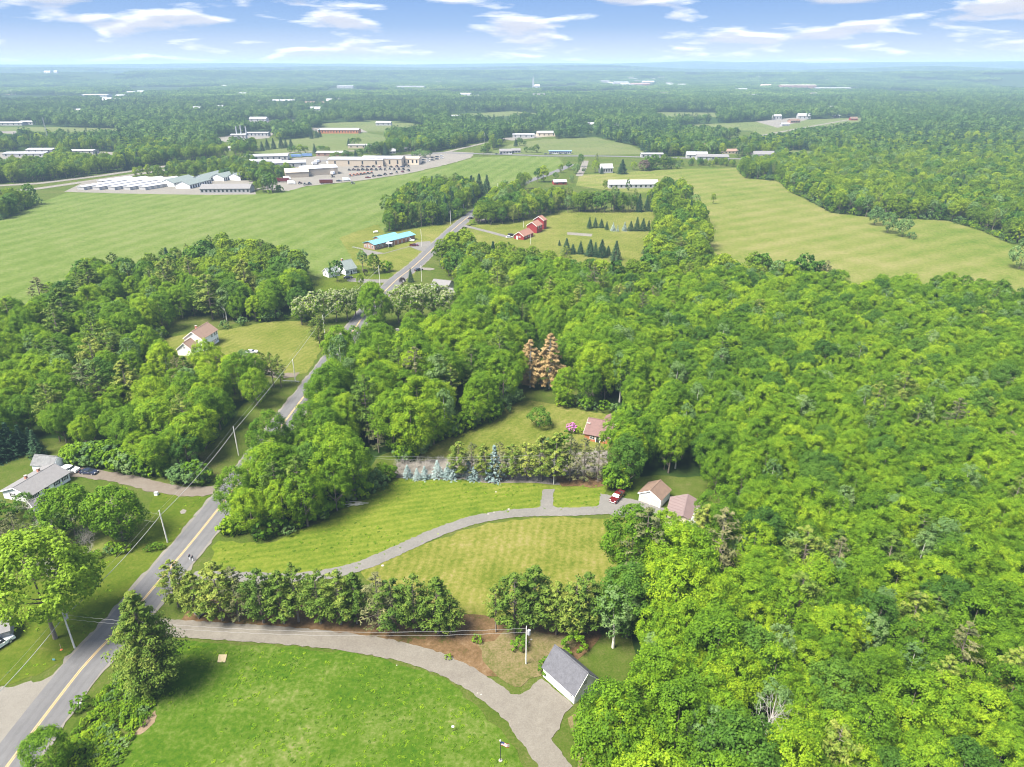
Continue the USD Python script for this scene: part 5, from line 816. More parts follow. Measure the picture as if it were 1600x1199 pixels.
t = thing('mailbox', 'grey mailbox leaning in the weeds at the right edge of the road', 'mailbox', P(125, 1108), 0.4); part(t, 'post', tube([(0, 0, -0.1), (0.2, 0, 1.1)], 0.06, 6), M['pole_wood']); part(t, 'box', prism_x([(-0.14, 1.1), (0.14, 1.1), (0.14, 1.3), (0, 1.42), (-0.14, 1.3)], -0.1, 0.5), M['metal_silver'])
H = height_at((782, 1189), 1158); t = thing('flagpole', 'short dark flagpole with a small flag on the front lawn', 'flagpole', P(782, 1189)); part(t, 'pole', cyl(0.06, 0, H, sides=8), M['dark']); part(t, 'finial', trimesh.creation.icosphere(2, 0.13).apply_translation((0, 0, H + 0.08)), M['paint_white']); part(t, 'base', cyl(0.3, 0, 0.15, sides=12), M['stone'])
def flag(x0, x1, z0, z1):
    n = 10; xs = np.linspace(x0, x1, n); y = 0.14 * np.sin(xs * 5.2) * (xs / 1.5); dz = -0.42 * (xs / 1.4) ** 1.3; v = np.vstack([np.c_[xs, y, z0 + dz], np.c_[xs, y, z1 + dz]]); i = np.arange(n - 1); f = np.vstack([np.c_[i, i + 1, i + n + 1], np.c_[i, i + n + 1, i + n]]); return trimesh.Trimesh(v, f, process=False)
fl = thing('flag', 'small flag with dark blue corner blowing from the short flagpole', 'flag', P(782, 1189), -0.1)
for k in range(7): part(fl, 'stripe', flag(0.07 if k < 3 else 0.07, 1.4, H - 0.95 + 0.125 * (6 - k), H - 0.95 + 0.125 * (7 - k)), M['flag_red'] if k % 2 == 0 else M['paint_white'])
m = flag(0.07, 0.65, H - 0.5, H - 0.07); m.vertices[:, 1] -= 0.012; m2 = m.copy(); m2.vertices[:, 1] += 0.024; part(fl, 'canton', cat_([m, m2]), M['flag_blue'])
t = thing('lawn_ornament', 'tiny pale round feeder on a dark stake on the front lawn', 'ornament', P(708, 1143)); part(t, 'stake', cyl(0.05, 0, 0.9, sides=6), M['dark']); part(t, 'bowl', cyl(0.12, 0.9, 1.1, sides=12, r2=0.28), M['stone']); part(t, 'dome', trimesh.creation.icosphere(2, 0.2).apply_translation((0, 0, 1.12)), M['paint_white'])
single('plywood_board', trimesh.Trimesh(np.vstack([np.array([P(342, 1024), P(355, 1024), P(352, 1036), P(340, 1036)]) + [0, 0, 0.10], np.array([P(342, 1024), P(355, 1024), P(352, 1036), P(340, 1036)]) + [0, 0, 0.20]]), [[0, 2, 1], [0, 3, 2], [4, 5, 6], [4, 6, 7], [0, 1, 5], [0, 5, 4], [1, 2, 6], [1, 6, 5], [2, 3, 7], [2, 7, 6], [3, 0, 4], [3, 4, 7]], process=False), M['plywood'], 'pale plywood board lying flat on the front lawn', 'board')
for k, (px, py, s) in enumerate([(775, 769, 0.5), (772, 801, 0.45), (763, 804, 0.5), (705, 824, 0.4), (795, 796, 0.5), (598, 884, 0.6), (752, 1086, 0.45), (746, 1084, 0.4), (902, 1168, 0.35), (912, 1184, 0.5), (908, 1180, 0.35), (104, 1036, 0.4), (812, 1110, 0.3), (620, 1040, 0.3), (830, 1000, 0.45), (827, 1004, 0.35), (866, 1050, 0.35)]):
    m = trimesh.creation.icosphere(2, s * 0.65); n = meshkit.noise(m.vertices * 2.2 + k * 7, k); m.vertices *= (0.75 + 0.5 * n)[:, None] * [1, 0.8, 0.55]; m.apply_translation(P(px, py))
    single('boulder', m, M['stone'], ['pale stone on the striped lawn below the pole', 'pale stone at the driveway edge on the striped lawn', 'pale stone beside another at the driveway edge', 'pale stone halfway along the thin driveway', 'pale stone near the paved pad', 'pale stone at the lower end of the thin driveway', 'pale stone on the edge of the front lawn', 'smaller pale stone on the edge of the front lawn', 'small white stone right of the worn driveway', 'large white stone right of the worn driveway near the bottom', 'small white stone beside the large one', 'pale stone on the grass by the transformer pole', 'small stone on the front lawn edge by the driveway', 'small stone at the top of the front lawn', 'stone under the pines by the garage pole', 'second stone under the pines by the garage pole', 'stone at the back corner of the white garage'][k], 'stone', smooth=True)
t = thing('guy_stake', 'short pale stake with orange foot on the grass near the transformer pole', 'stake', P(96, 1016)); part(t, 'stake', tube([(0, 0, 0), (0.05, 0, 1.5)], 0.05, 6), M['plywood']); part(t, 'foot', cyl(0.25, 0, 0.12, sides=8), M['paint_orange'])
t = thing('blue_sign', 'tiny pale blue marker on the grass near the pull-off', 'marker', P(85, 1034)); part(t, 'plate', box(-0.25, 0.25, -0.03, 0.03, 0.35, 0.65), M['metal_blue']); part(t, 'stake', cyl(0.03, 0, 0.4, sides=5), M['dark'])
t = thing('green_box', 'small white utility box on the grass by the dirt driveway', 'utility box', P(244.5, 774)); part(t, 'cabinet', box(-0.4, 0.4, -0.35, 0.35, 0, 0.8), M['paint_white']); part(t, 'lid', box(-0.44, 0.44, -0.39, 0.39, 0.8, 0.88), M['metal_silver'])
t = thing('guard_rail', 'low grey rail at the mouth of the pale drive', 'rail', P(455, 598), -0.15); part(t, 'beam', box(-3, 3, -0.05, 0.05, 0.45, 0.75), M['metal_silver'])
for x in (-2.6, 0, 2.6): part(t, 'post', box(x - 0.07, x + 0.07, 0.05, 0.19, 0, 0.7), M['pole_wood'])
t = thing('brush_pile', 'heap of cut grey branches at the edge of the striped lawn', 'brush pile', P(553, 789)); gg = np.random.default_rng(5)
for k in range(16):
    a, l = gg.uniform(-0.5, 0.5), gg.uniform(1.5, 3.6); c = np.array([gg.uniform(-2.4, 2.4), gg.uniform(-0.8, 0.8), gg.uniform(0.08, 0.45)]); d = np.array([math.cos(a), math.sin(a), gg.uniform(-0.05, 0.12)]) * l / 2
    part(t, 'branch', tube([c - d, c + [0, 0, 0.1], c + d], [0.06, 0.05, 0.02], 5), M['bark_pale'])
for k, (x, y, lab) in enumerate([(622, 517, 'small pale stone bench under the middle trees, left'), (652, 512, 'grey covered grill under the middle trees, right')]):
    t = thing(['stone_bench', 'covered_grill'][k], lab, 'garden item', P(x, y)); part(t, 'top', box(-0.9, 0.9, -0.4, 0.4, 0.5, 0.9), M['stone']); part(t, 'foot', box(-0.7, 0.7, -0.3, 0.3, 0, 0.5), M['grey_wall'])
t = thing('propane_tank', 'small white tank behind the blue roofed building', 'tank', P(589.5, 364.5), 0.5); m = trimesh.creation.capsule(2.2, 0.6, count=(10, 10)); m.apply_transform(trimesh.transformations.rotation_matrix(math.pi / 2, (0, 1, 0))); m.apply_translation((-1.1, 0, 1.0)); part(t, 'tank', m, M['paint_white'])
for x in (-0.8, 0.8): part(t, 'leg', box(x - 0.1, x + 0.1, -0.3, 0.3, 0, 0.6), M['grey_wall'])
for k in range(5):   # posts of a low fence by the blue roofed building
    t = thing('fence_panel', f'low pale fence panel left of the blue roofed building, {ORD[k]} from the left', 'fence', P(553 + 3.4 * k, 388 + 0.7 * k), math.radians(-20), 'fence left of the blue roofed building'); part(t, 'rail', box(-0.85, 0.85, -0.04, 0.04, 0.75, 0.9), M['grey_wall']); part(t, 'rail', box(-0.85, 0.85, -0.04, 0.04, 0.35, 0.5), M['grey_wall'])
    for x in (-0.85, 0.85): part(t, 'post', box(x - 0.06, x + 0.06, -0.06, 0.06, 0, 1.0), M['grey_wall'])
g0 = np.random.default_rng(63)
ORDT = 'first second third fourth fifth sixth seventh eighth ninth tenth eleventh twelfth thirteenth fourteenth fifteenth'.split()
# --- trees set one by one: (name, model, base pixel, top row, width, label, group)
LOW = 'row of pines along the lower driveway'; UPP = 'row of pines above the striped lawn'
ROW1 = [(284, 952, 885), (312, 962, 890), (345, 966, 880), (378, 968, 893), (412, 972, 886), (440, 974, 892), (470, 972, 884), (500, 976, 884), (528, 978, 892), (560, 978, 898), (592, 982, 903), (620, 984, 900), (650, 985, 900), (682, 988, 908), (708, 990, 926),
        (775, 988, 912), (800, 992, 900), (838, 985, 893), (868, 995, 906), (893, 992, 912), (915, 985, 905)]
for k, (x, y, t) in enumerate(ROW1):
    plant_px('pine_tree', 'pine_thin_0' if k in (15, 6) else 'pine_scrag_1' if k in (3, 10) else f'pine_near_{(k * 7) % 4}', (x + (k * 37 % 11) - 5, y + (k * 53 % 9) - 3), t + (k * 29 % 17) - 9, f'{ORDT[k]} pine from the road in the row along the lower driveway' if k < 15 else f'{ORDT[k - 15]} pine from the left in the group behind the white garage', 'pine', LOW if k < 15 else 'pines by the white garage', 1.0 + 0.2 * (k % 3) / 2)
ROW2 = [(718, 746, 690), (738, 747, 690), (757, 748, 693), (780, 748, 690), (800, 750, 694), (822, 750, 689), (846, 752, 680), (868, 752, 676), (890, 752, 680), (912, 752, 684), (934, 750, 692)]
for k, (x, y, t) in enumerate(ROW2):
    plant_px('pine_tree', 'pine_scrag_1' if k == 9 else ('pine_scrag_0' if k in (1, 3, 8, 10) else f'pine_near_{k % 4}'), (x, y), t, 'browning pine at the right end of the upper row' if k == 9 else f'{ORDT[k]} pine from the left in the row above the striped lawn', 'pine', None if k == 9 else UPP, 1.1)
for k, (x, y, t) in enumerate([(637, 746, 731), (652, 749, 736), (664, 748, 733), (684, 745, 724), (700, 747, 729), (708, 747, 727), (732, 744, 722), (741, 750, 732)]):
    plant_px('blue_spruce', f'blue_spruce_{k % 2}', (x, y), t - 4, f'{ORDT[k]} low silvery blue spruce from the left on the stony strip', 'spruce', 'small blue spruces on the stony strip', 1.55)
plant_px('blue_spruce', 'blue_spruce_0', (773, 750), 696, 'tall silvery blue spruce before the upper row of pines', 'spruce')
plant_px('big_pine_tree', 'big_pine', (243, 1075), 925, 'big lone bushy pine between the road and the front lawn', 'pine', wf=0.95)
plant_px('maple_tree', 'yellow_tree', (87, 998), 846, 'big spreading yellow green tree on the grass left of the road', 'tree', wf=1.0)
plant_px('round_tree', 'round_tree_0', (118, 838), 757, 'rounded leafy tree right in front of the white house with shutters', 'tree', wf=0.95)
plant_px('round_tree', 'round_tree_1', (192, 845), 762, 'rounded leafy tree right of its twin before the white house with shutters', 'tree', wf=0.95)
plant_px('round_shrub', 'dark_shrub', (843, 668), 640, 'round dark evergreen shrub alone on the lawn', 'shrub', wf=1.1)
plant_px('rhododendron', 'pink_shrub', (893, 676), 662, 'pink flowering shrub beside the brown roofed house', 'shrub', wf=1.0)
plant_px('shrub', 'bush_1', (906, 678), 668, 'small green shrub between the pink shrub and the brown roofed house', 'shrub')
plant_px('shrub', 'dark_shrub', (40, 797), 772, 'dark shrub at the corner of the white house with shutters', 'shrub', wf=0.9)
plant_px('shrub', 'dark_shrub', (52, 815), 798, 'dark shrub below the small grey roofed shed', 'shrub', wf=0.9)
plant_px('shrub', 'broad_near_1', (86, 1212), 1147, 'rounded green tree at the lower left beside the road', 'tree', wf=1.35)
plant_px('dead_pine_tree', 'dead_pine_0', (828, 606), 530, 'left one of two orange brown dead pines', 'pine', wf=1.0)
plant_px('dead_pine_tree', 'dead_pine_1', (858, 608), 520, 'right one of two orange brown dead pines', 'pine', wf=0.95)
plant('bare_tree', 'bare_tree', P(1183, 1205)[:2], height_at((1183, 1205), 1096), 'bare grey dead tree standing in the right hand wood', 'tree', wf=1.0)
for k, (x, y, t, m, w, l) in enumerate([(500, 541, 490, 'pine_near_0', 1.0, 'broad pine alone beside the utility pole on the yard of the tan roofed house'), (527, 440, 406, 'dark_mid_0', 1.0, 'dark round tree in front of the small white house'), (464, 448, 412, 'broad_mid_0', 1.1, 'round bright tree left of the small white house'),
        (567, 424, 391, 'birch_mid_0', 1.1, 'loose grey green tree right of the small white house'), (585, 428, 396, 'broad_mid_1', 1.0, 'full green tree beside the loose grey green one on the grass'), (571, 431, 421, 'purple_tree', 1.0, 'small dark purple tree under two green trees'),
        (563, 450, 427, 'broad_mid_2', 0.8, 'slim green tree at the mouth of the side drive'), (642, 441, 419, 'spruce_0', 0.9, 'dark pointed spruce at the road corner'), (629, 447, 434, 'purple_tree', 1.0, 'small dark purple tree at the road corner'),
        (752, 347, 313, 'broad_mid_3', 1.0, 'large round green tree where the road goes into the trees'), (767, 352, 331, 'broad_mid_4', 0.9, 'young round tree on the lawn before the red house'), (782, 336, 309, 'purple_tree', 1.2, 'dark purple leaved tree beyond the gravel drive'),
        (746, 350, 339, 'mauve_tree', 0.6, 'small reddish bush under the round tree by the road'), (1114, 319, 302, 'broad_mid_5', 0.7, 'small tree standing alone in the right meadow'), (1366, 352, 322, 'willow', 0.9, 'loose grey green tree, farthest of three in the right meadow'),
        (1386, 364, 331, 'willow', 0.9, 'loose grey green tree, middle of three in the right meadow'), (1409, 370, 340, 'willow', 0.95, 'loose grey green tree, nearest of three in the right meadow'), (1424, 373, 363, 'bush_2', 1.2, 'low bush at the end of three loose trees in the meadow'),
        (1592, 420, 378, 'willow', 1.0, 'grey green tree at the right edge of the meadow'), (737, 306, 274, 'spruce_0', 1.25, 'dark spruce, left of three tall ones'), (749, 308, 271, 'spruce_1', 1.2, 'dark spruce, middle of three tall ones'), (761, 308, 273, 'spruce_2', 1.2, 'dark spruce, right of three tall ones'),
        (972, 272, 249, 'spruce_1', 1.6, 'broad dark evergreen right of the white farmhouse'), (1006, 267, 251, 'mauve_tree', 1.15, 'reddish brown round tree at the edge of the meadow'), (907, 261, 240, 'dark_mid_1', 0.8, 'tall dark oval tree by the farm lane'), (889, 266, 252, 'dark_mid_2', 1.1, 'dark round tree by the road near the farm'),
        (876, 270, 256, 'broad_mid_1', 1.0, 'green tree at the bend of the road near the farm'), (900, 272, 255, 'willow', 0.9, 'pale green tree by the farm lane'), (868, 282, 269, 'dark_mid_0', 1.1, 'dark tree left of the low silver roofed shed'), (893, 285, 273, 'willow', 0.8, 'small pale tree right of the low silver roofed shed'),
        (912, 272, 262, 'dark_mid_2', 1.0, 'low round tree before the farmhouse'), (930, 270, 250, 'broad_mid_2', 1.1, 'large green tree left of the white farmhouse'), (940, 272, 258, 'spruce_0', 1.0, 'small dark evergreen at the farmhouse corner'), (990, 266, 252, 'broad_mid_4', 1.2, 'green tree between evergreen and reddish tree'),
        (1037, 301, 279, 'dark_mid_1', 1.5, 'big dark round tree at the right end of the long white barn'), (945, 297, 281, 'broad_mid_3', 0.8, 'narrow tree left of the long white barn'), (981, 299, 279, 'column_tree_0', 1.0, 'thin tree before the long white barn'), (884, 418, 383, 'pine_near_1', 1.0, 'dark pine behind the red house')]):
    plant_px('spruce_tree' if m.startswith('spruce') else 'shrub' if m.startswith('bush') else 'pine_tree' if m.startswith('pine') else 'garden_tree', m, (x, y), t, l, 'spruce' if m.startswith('spruce') else 'shrub' if m.startswith('bush') else 'pine' if m.startswith('pine') else 'tree', wf=w)
S1 = [(921, 357, 339), (930, 356, 340), (939.5, 356, 342), (948, 359, 346), (958, 361, 348), (965, 362, 352), (976, 361, 347), (985.5, 361, 345), (995, 361, 339), (1004.5, 361, 341), (1013, 361, 344), (1021, 362, 348)]
for k, (x, y, t) in enumerate(S1):
    m = 'blue_spruce_1' if k in (4, 5, 6) else f'spruce_{k % 3}'
    plant_px('spruce_tree', m, (x, y), t, f'{ORDT[k]} spruce from the left in the far row behind the red house', 'spruce', 'far row of small spruces', 1.05 + 0.1 * (k * 7 % 5))
S2 = [(874, 384, 375), (885, 397, 372), (895, 397, 381), (907, 397, 377), (922, 400, 374), (930, 401, 378), (940, 402, 374), (950, 399, 384), (962, 407, 376), (1008, 397, 380), (1017, 404, 378), (1029, 401, 383)]
for k, (x, y, t) in enumerate(S2):
    plant_px('spruce_tree', f'spruce_{k % 3}', (x, y), t, f'{ORDT[k]} spruce from the left in the near row by the red house lawn', 'spruce', 'near row of big spruces', 1.15 + 0.12 * (k * 7 % 5))
for k in range(10):
    plant_px('column_tree', f'column_tree_{k % 2}', (667 + 4.6 * k, 291 - 0.1 * k), 280.5 - 0.3 * (k % 3), f'{ORDT[k]} narrow tree from the left in the line by the left meadow', 'tree', 'line of narrow upright trees', 1.1)
for k, (x, y, t) in enumerate([(472, 508, 462), (490, 506, 455), (508, 505, 452), (526, 503, 450), (543, 500, 450), (556, 494, 448)]):
    plant_px('flowering_tree', f'locust_{k % 3}', (x, y), t, f'{ORDT[k]} cream flowering tree from the left, left of the road', 'tree', 'cream flowering trees left of the road', 1.05)
for k, (x, y, t) in enumerate([(623, 504, 445), (643, 502, 444), (662, 502, 441), (680, 500, 440), (697, 500, 446), (758, 486, 442)]):
    plant_px('flowering_tree', f'locust_{(k + 1) % 3}', (x, y), t, f'{ORDT[k]} cream flowering tree from the left, right of the road', 'tree', 'cream flowering trees right of the road', 1.05)
for k, (x, y, t, m) in enumerate([(404, 607, 552, 'pine_thin_0'), (414, 606, 549, 'pine_thin_1'), (428, 605, 550, 'pine_thin_0'), (440, 606, 553, 'pine_thin_1'), (284, 610, 555, 'pine_scrag_0'), (296, 612, 556, 'pine_near_2'), (346, 608, 557, 'pine_scrag_1'), (358, 606, 560, 'pine_near_1'), (372, 600, 556, 'pine_thin_1'), (330, 604, 530, 'broad_near_2'), (330, 615, 556, 'broad_near_4')]):
    c = 'tree' if m.startswith('broad') else 'pine'
    plant_px('pine_tree' if c == 'pine' else 'garden_tree', m, (x, y), t, ['thin brownish pine beside the road above the roadside woods', 'scraggly pine screening the white house with tan roof', 'bright green tree standing against the white house with tan roof'][0 if k < 4 else 1 if c == 'pine' else 2], c, ['thin brownish pines by the road', 'pines screening the tan roofed house', 'leafy trees against the tan roofed house'][0 if k < 4 else 1 if c == 'pine' else 2], 1.0)
for k, (x, y, t) in enumerate([(-12, 722, 655), (6, 716, 655), (22, 712, 660), (38, 706, 664), (52, 702, 668), (60, 712, 672)]):
    plant_px('spruce_tree', f'spruce_{k % 3}', (x, y), t, 'dark spruce in the grove behind the white house with shutters', 'spruce', 'dark spruces at the left edge', 1.2)
for k, (x, y, t) in enumerate([(10, 862, 808), (30, 850, 800), (52, 862, 815), (75, 850, 812), (95, 868, 822), (20, 888, 840), (46, 895, 850), (-8, 840, 790), (-5, 880, 825)]):
    plant_px('pine_tree', f'pine_scrag_{k % 2}', (x, y), t, 'scraggly brownish pine in the thicket below the white house with shutters', 'pine', 'brown thicket at the left edge', 1.15)
for k, (x, y, H) in enumerate([(5, 818, 4.5), (60, 880, 3.2), (92, 838, 3.0), (178, 860, 2.2), (196, 862, 2.0), (183, 866, 1.6), (150, 872, 1.8), (248, 858, 1.7), (236, 860, 1.5), (896, 1018, 3.2), (855, 1050, 2.4), (866, 1044, 2.0), (909, 1099, 0.8), (919, 1093, 0.8), (128, 1106, 2.2), (700, 1030, 0.9), (745, 1003, 1.3), (812, 1012, 2.4)]):
    plant_px('bush', f'bush_{k % 2}', (x, y), None, ['bright yellow green young tree at the left edge', 'green bush in the thicket at the left edge', 'green bush in the thicket below the small grey shed', 'bright green bush under the right round tree', 'bright green bush under the right round tree', 'bright green bush under the right round tree', 'bush among yellow flowering weeds', 'low bush at the foot of the second utility pole', 'low bush at the foot of the second utility pole', 'leafy bush behind the white garage', 'leafy bush at the left corner of the white garage', 'leafy bush at the left corner of the white garage', 'low bush against the gable of the white garage', 'low bush against the gable of the white garage', 'small bush at the right edge of the road', 'small tuft beside the lower driveway', 'small bush under the pines by the driveway', 'small bush at the foot of the driveway utility pole'][k], 'bush', {3: 'bushes under the right round tree', 4: 'bushes under the right round tree', 5: 'bushes under the right round tree', 7: 'bushes at the second pole', 8: 'bushes at the second pole', 10: 'bushes at the left corner of the white garage', 11: 'bushes at the left corner of the white garage', 12: 'bushes at the gable of the white garage', 13: 'bushes at the gable of the white garage'}.get(k), wf=1.25, H=H)
for x, y, t in ROW1 + ROW2: pass
for x, y, r in ((828, 606, 4.5), (858, 608, 4.5), (1183, 1205, 4.2), (1183, 1250, 3.5), (935, 668, 10), (952, 668, 9), (1020, 775, 7), (1070, 795, 8), (315, 560, 11), (533, 428, 7), (540, 440, 6), (610, 384, 22), (690, 452, 8), (632, 525, 7), (1082, 805, 7), (895, 1055, 8), (915, 1075, 6), (936, 1098, 5.5), (945, 1075, 6), (70, 750, 14), (95, 735, 9), (820, 372, 10), (808, 322, 8), (1048, 800, 6), (722, 312, 5)): keep(x, y, r)

YT = [(584, 239, 'd'), (590, 241, 'd'), (596, 240, 'p'), (601, 238, 'd'), (578, 241, 'd'), (607, 240, 'g'), (572, 240, 'p'), (454, 240, 'd'), (461, 239, 'd'), (470, 241, 'g'), (478, 240, 'g'), (492, 240, 'p'), (499, 238, 'd'), (505, 239, 'd'), (512, 240, 'g'), (520, 251, 'g'), (527, 250, 'g'), (534, 251, 'g'), (541, 250, 'd'), (548, 250, 'd'), (556, 249, 'p'), (563, 248, 'd'),
      (648, 247, 'w'), (656, 246, 'w'), (664, 247, 'w'), (672, 245, 'd'), (440, 232, 'p'), (447, 231, 'p'), (455, 230, 'p'), (428, 233, 'p'), (418, 234, 'p'), (410, 236, 'p'), (398, 238, 'd'), (500, 214, 'p'), (495, 216, 'p'), (487, 217, 'p'), (545, 228, 'p'), (552, 229, 'd'), (560, 226, 'g'), (398, 282, 'd'), (405, 283, 'd'), (390, 284, 'g'), (392, 296, 'g'), (400, 297, 'g'), (408, 296, 'g'), (414, 268, 'g'), (400, 268, 'd'), (755, 243, 'd'), (762, 238, 'g'), (822, 239, 'd'), (830, 239, 'd'), (838, 239, 'g'), (812, 228, 'd'), (820, 229, 'd'), (806, 229, 'p')]
for k, (x, y, c) in enumerate(YT):
    plant('yard_tree', {'d': f'dark_mid_{k % 3}', 'g': f'broad_mid_{k % 6}', 'p': f'spruce_{k % 3}', 'w': 'willow'}[c], P(x, y)[:2], g0.uniform(7, 12) * (1.25 if c == 'p' else 0.6 if 290 < y < 298 else 1), {'d': 'dark green tree', 'g': 'bright green tree', 'p': 'dark pointed conifer', 'w': 'loose grey green tree'}[c] + (' among the buildings round the machinery yard' if x < 700 else ' along the far road beyond the left meadow'), 'tree', {'d': 'dark trees', 'g': 'bright trees', 'p': 'conifers', 'w': 'loose trees'}[c] + (' round the machinery yard' if x < 700 else ' along the far road'), 1.3 if c != 'p' else 1.2)
hx = g0.uniform(1028, 1148, 70); hp = np.array([P(x, 258.5 + g0.uniform(-2.5, 2.5))[:2] for x in hx])
scatter('hedge', ['broad_mid_0', 'broad_mid_3', 'dark_mid_1', 'willow'], np.c_[hp, np.zeros(70)], g0.integers(0, 4, 70), g0.uniform(0.28, 0.55, 70), 'leafy hedge along the far edge of the right meadow')
for x, y, t, m, l, w_ in ((1036, 874, 799, 'broad_near_2', 'round bright tree below the corner of the pink roofed building', 1.1), (1096, 866, 788, 'pine_near_2', 'dark pine in front of the pink roofed building', 1.2), (1072, 884, 818, 'broad_near_5', 'leafy tree right below the middle of the pink roofed building', 1.1),
        (1004, 1172, 1062, 'broad_near_3', 'tall leafy tree at the bank right of the white garage', 1.0), (962, 1215, 1095, 'broad_near_6', 'leafy tree at the lower end of the driveway bank', 1.1), (958, 1012, 915, 'birch_near_1', 'pale slender tree behind the white garage roof', 1.2), (972, 985, 890, 'broad_near_0', 'leafy tree between the pines and the wood behind the white garage', 1.0)):
    plant_px('pine_tree' if m.startswith('pine') else 'edge_tree', m, (x, y), t, l, 'pine' if m.startswith('pine') else 'tree', wf=w_)
# --- the woods: nearest trees one by one, the rest as stuff
g = np.random.default_rng(21)
near = grid(48, 330, 5.5, g); near = near[free(near)]
edge_d = shapely.distance(OPEN, shapely.points(near)); core = (near[:, 0] > 25) & (edge_d > 9); near = near[core | (g.uniform(size=len(near)) < 0.62)]
near = near[np.argsort(np.hypot(near[:, 0], near[:, 1]))]
spn = meshkit.fbm(np.c_[near / 38.0, np.zeros(len(near))], 2, 3); u = g.uniform(size=len(near))
right = near[:, 0] > np.interp(near[:, 1], [60, 150, 230, 330], [5, 24, 30, 25])
conif = np.where(right, 0.02, 0.07) + np.where(spn > 0.62, 0.10, 0)
kind = np.where(u < conif, 'pine', np.where(u < conif + 0.11, 'birch', np.where(u < conif + np.where(right, 0.20, 0.15), 'dark', 'broad')))
def wood_of(p, r):
    x, y = p; px, py = proj((x, y, 8.0))
    if r:
        if py > 930: w = ('against the right side of the white garage' if px < 1050 else 'round the bare dead tree of the right hand wood' if px < 1290 else 'in the lower right corner of the picture')
        elif py > 790: w = ('along the right edge of the dry lawn' if px < 1060 else 'just below the pink roofed building' if px < 1280 else 'in the right hand wood near the right edge')
        elif py > 650: w = ('in the wood behind the two car garage' if px < 1190 else 'in the right hand wood halfway up, near the right edge' if px > 1420 else 'in the middle of the right hand wood')
        elif py > 520: w = 'in the right hand wood behind the brown roofed house' if px < 1200 else 'in the upper part of the right hand wood'
        else: w = 'in the right hand wood nearest the right meadow'
    elif x < -77: w = ('in the left wood beside the dirt driveway' if py > 640 and px > 60 else 'at the left edge behind the house with shutters' if py > 640 else 'in the left wood below the tan roofed house' if py > 570 else 'in the left wood behind the tan roofed house' if py > 470 else 'in the left wood nearest the left meadow')
    elif y < 180: w = 'in the clump between the road and the striped lawn'
    else: w = ('in the middle wood beside the upper lawn' if py > 600 else 'in the middle wood left of the two dead pines' if px < 800 else 'in the middle wood right of the two dead pines')
    return w, w
WORD = {'broad': ('broadleaf_tree', 'bright green leafy tree', 'bright green trees'), 'dark': ('oak_tree', 'deep green leafy tree', 'deep green trees'), 'birch': ('birch_tree', 'slender pale grey green tree', 'pale slender trees'), 'pine': ('forest_pine', 'dark pine among leafy trees', 'scattered pines')}
left_over, quota = [], {'broad': 300, 'dark': 300, 'birch': 300, 'pine': 300}
for k, p in enumerate(near):
    kd = str(kind[k]); H = (g.uniform(9.5, 15.5) if (right[k] and p[0] > 38) else g.uniform(12.0, 20.5)) * (1.12 if kd == 'pine' else 0.82 if (not right[k] and p[0] < -77) else 1.0)
    mdl = {'broad': f'broad_near_{g.integers(8)}', 'dark': f'dark_near_{g.integers(4)}', 'birch': f'birch_near_{g.integers(4)}', 'pine': ['pine_near_1', 'pine_thin_0', 'pine_near_3', 'pine_near_0', 'pine_scrag_1', 'pine_thin_1'][g.integers(6)]}[kd]
    px, py = proj((p[0], p[1], H * 0.75)); seen = -20 < px < 1620 and py < 1215
    if quota[kd] and seen:
        quota[kd] -= 1; w, l = WORD[kd][:2]; where, grp = wood_of(p, right[k])
        plant(w, mdl, p, H, f'{l} {where}', 'pine' if kd == 'pine' else 'tree', f'{WORD[kd][2]} {grp}', g.uniform(0.9, 1.1) * (1.2 if (not right[k] and p[0] < -77) else 1.0))
    else: left_over.append((p[0], p[1], mdl, H))
mset = sorted({m for _, _, m, _ in left_over})
scatter('woodland', mset, [(x, y, 0) for x, y, _, _ in left_over], [mset.index(m) for _, _, m, _ in left_over], [H / NOM[m][0] for _, _, m, H in left_over], 'leafy trees of the nearer woods behind the foremost ones')
mid = grid(330, 1150, 7.0, g); mid = mid[free(mid)]; mid = mid[mid[:, 1] < g.uniform(700, 1150, len(mid))]
u = g.uniform(size=len(mid)); spn = meshkit.fbm(np.c_[mid / 60.0, np.zeros(len(mid))], 2, 4)
mm = [f'broad_mid_{k}' for k in range(6)] + [f'birch_mid_{k}' for k in range(3)] + [f'dark_mid_{k}' for k in range(3)] + ['pine_near_0', 'pine_thin_1', 'spruce_0']
con = 0.10 + np.where(spn > 0.6, 0.2, 0)
idx = np.where(u < con, g.integers(12, 15, len(mid)), np.where(u < con + 0.1, g.integers(6, 9, len(mid)), np.where(u < con + 0.28, g.integers(9, 12, len(mid)), g.integers(0, 6, len(mid)))))
Hm = g.uniform(11.5, 17, len(mid))
scatter('woodland', mm, np.c_[mid, np.zeros(len(mid))], idx, [h / NOM[mm[i]][0] for h, i in zip(Hm, idx)], 'mixed woods in the middle distance')
far = grid(700, 2350, 8.8, g); far = far[free(far)]; far = far[far[:, 1] > g.uniform(700, 1150, len(far))]
thin = meshkit.fbm(np.c_[far / 170.0, np.zeros(len(far))], 3, 12); far = far[(thin > 0.42) | (g.uniform(size=len(far)) < 0.25)]
fm = [f'broad_far_{k}' for k in range(6)] + [f'pine_far_{k}' for k in range(3)]
spn = meshkit.fbm(np.c_[far / 120.0, np.zeros(len(far))], 2, 6); idx = np.where(g.uniform(size=len(far)) < np.where(spn > 0.58, 0.5, 0.12), g.integers(6, 9, len(far)), g.integers(0, 6, len(far)))
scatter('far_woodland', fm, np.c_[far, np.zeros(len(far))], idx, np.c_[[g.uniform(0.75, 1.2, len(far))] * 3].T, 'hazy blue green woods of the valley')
yy = []
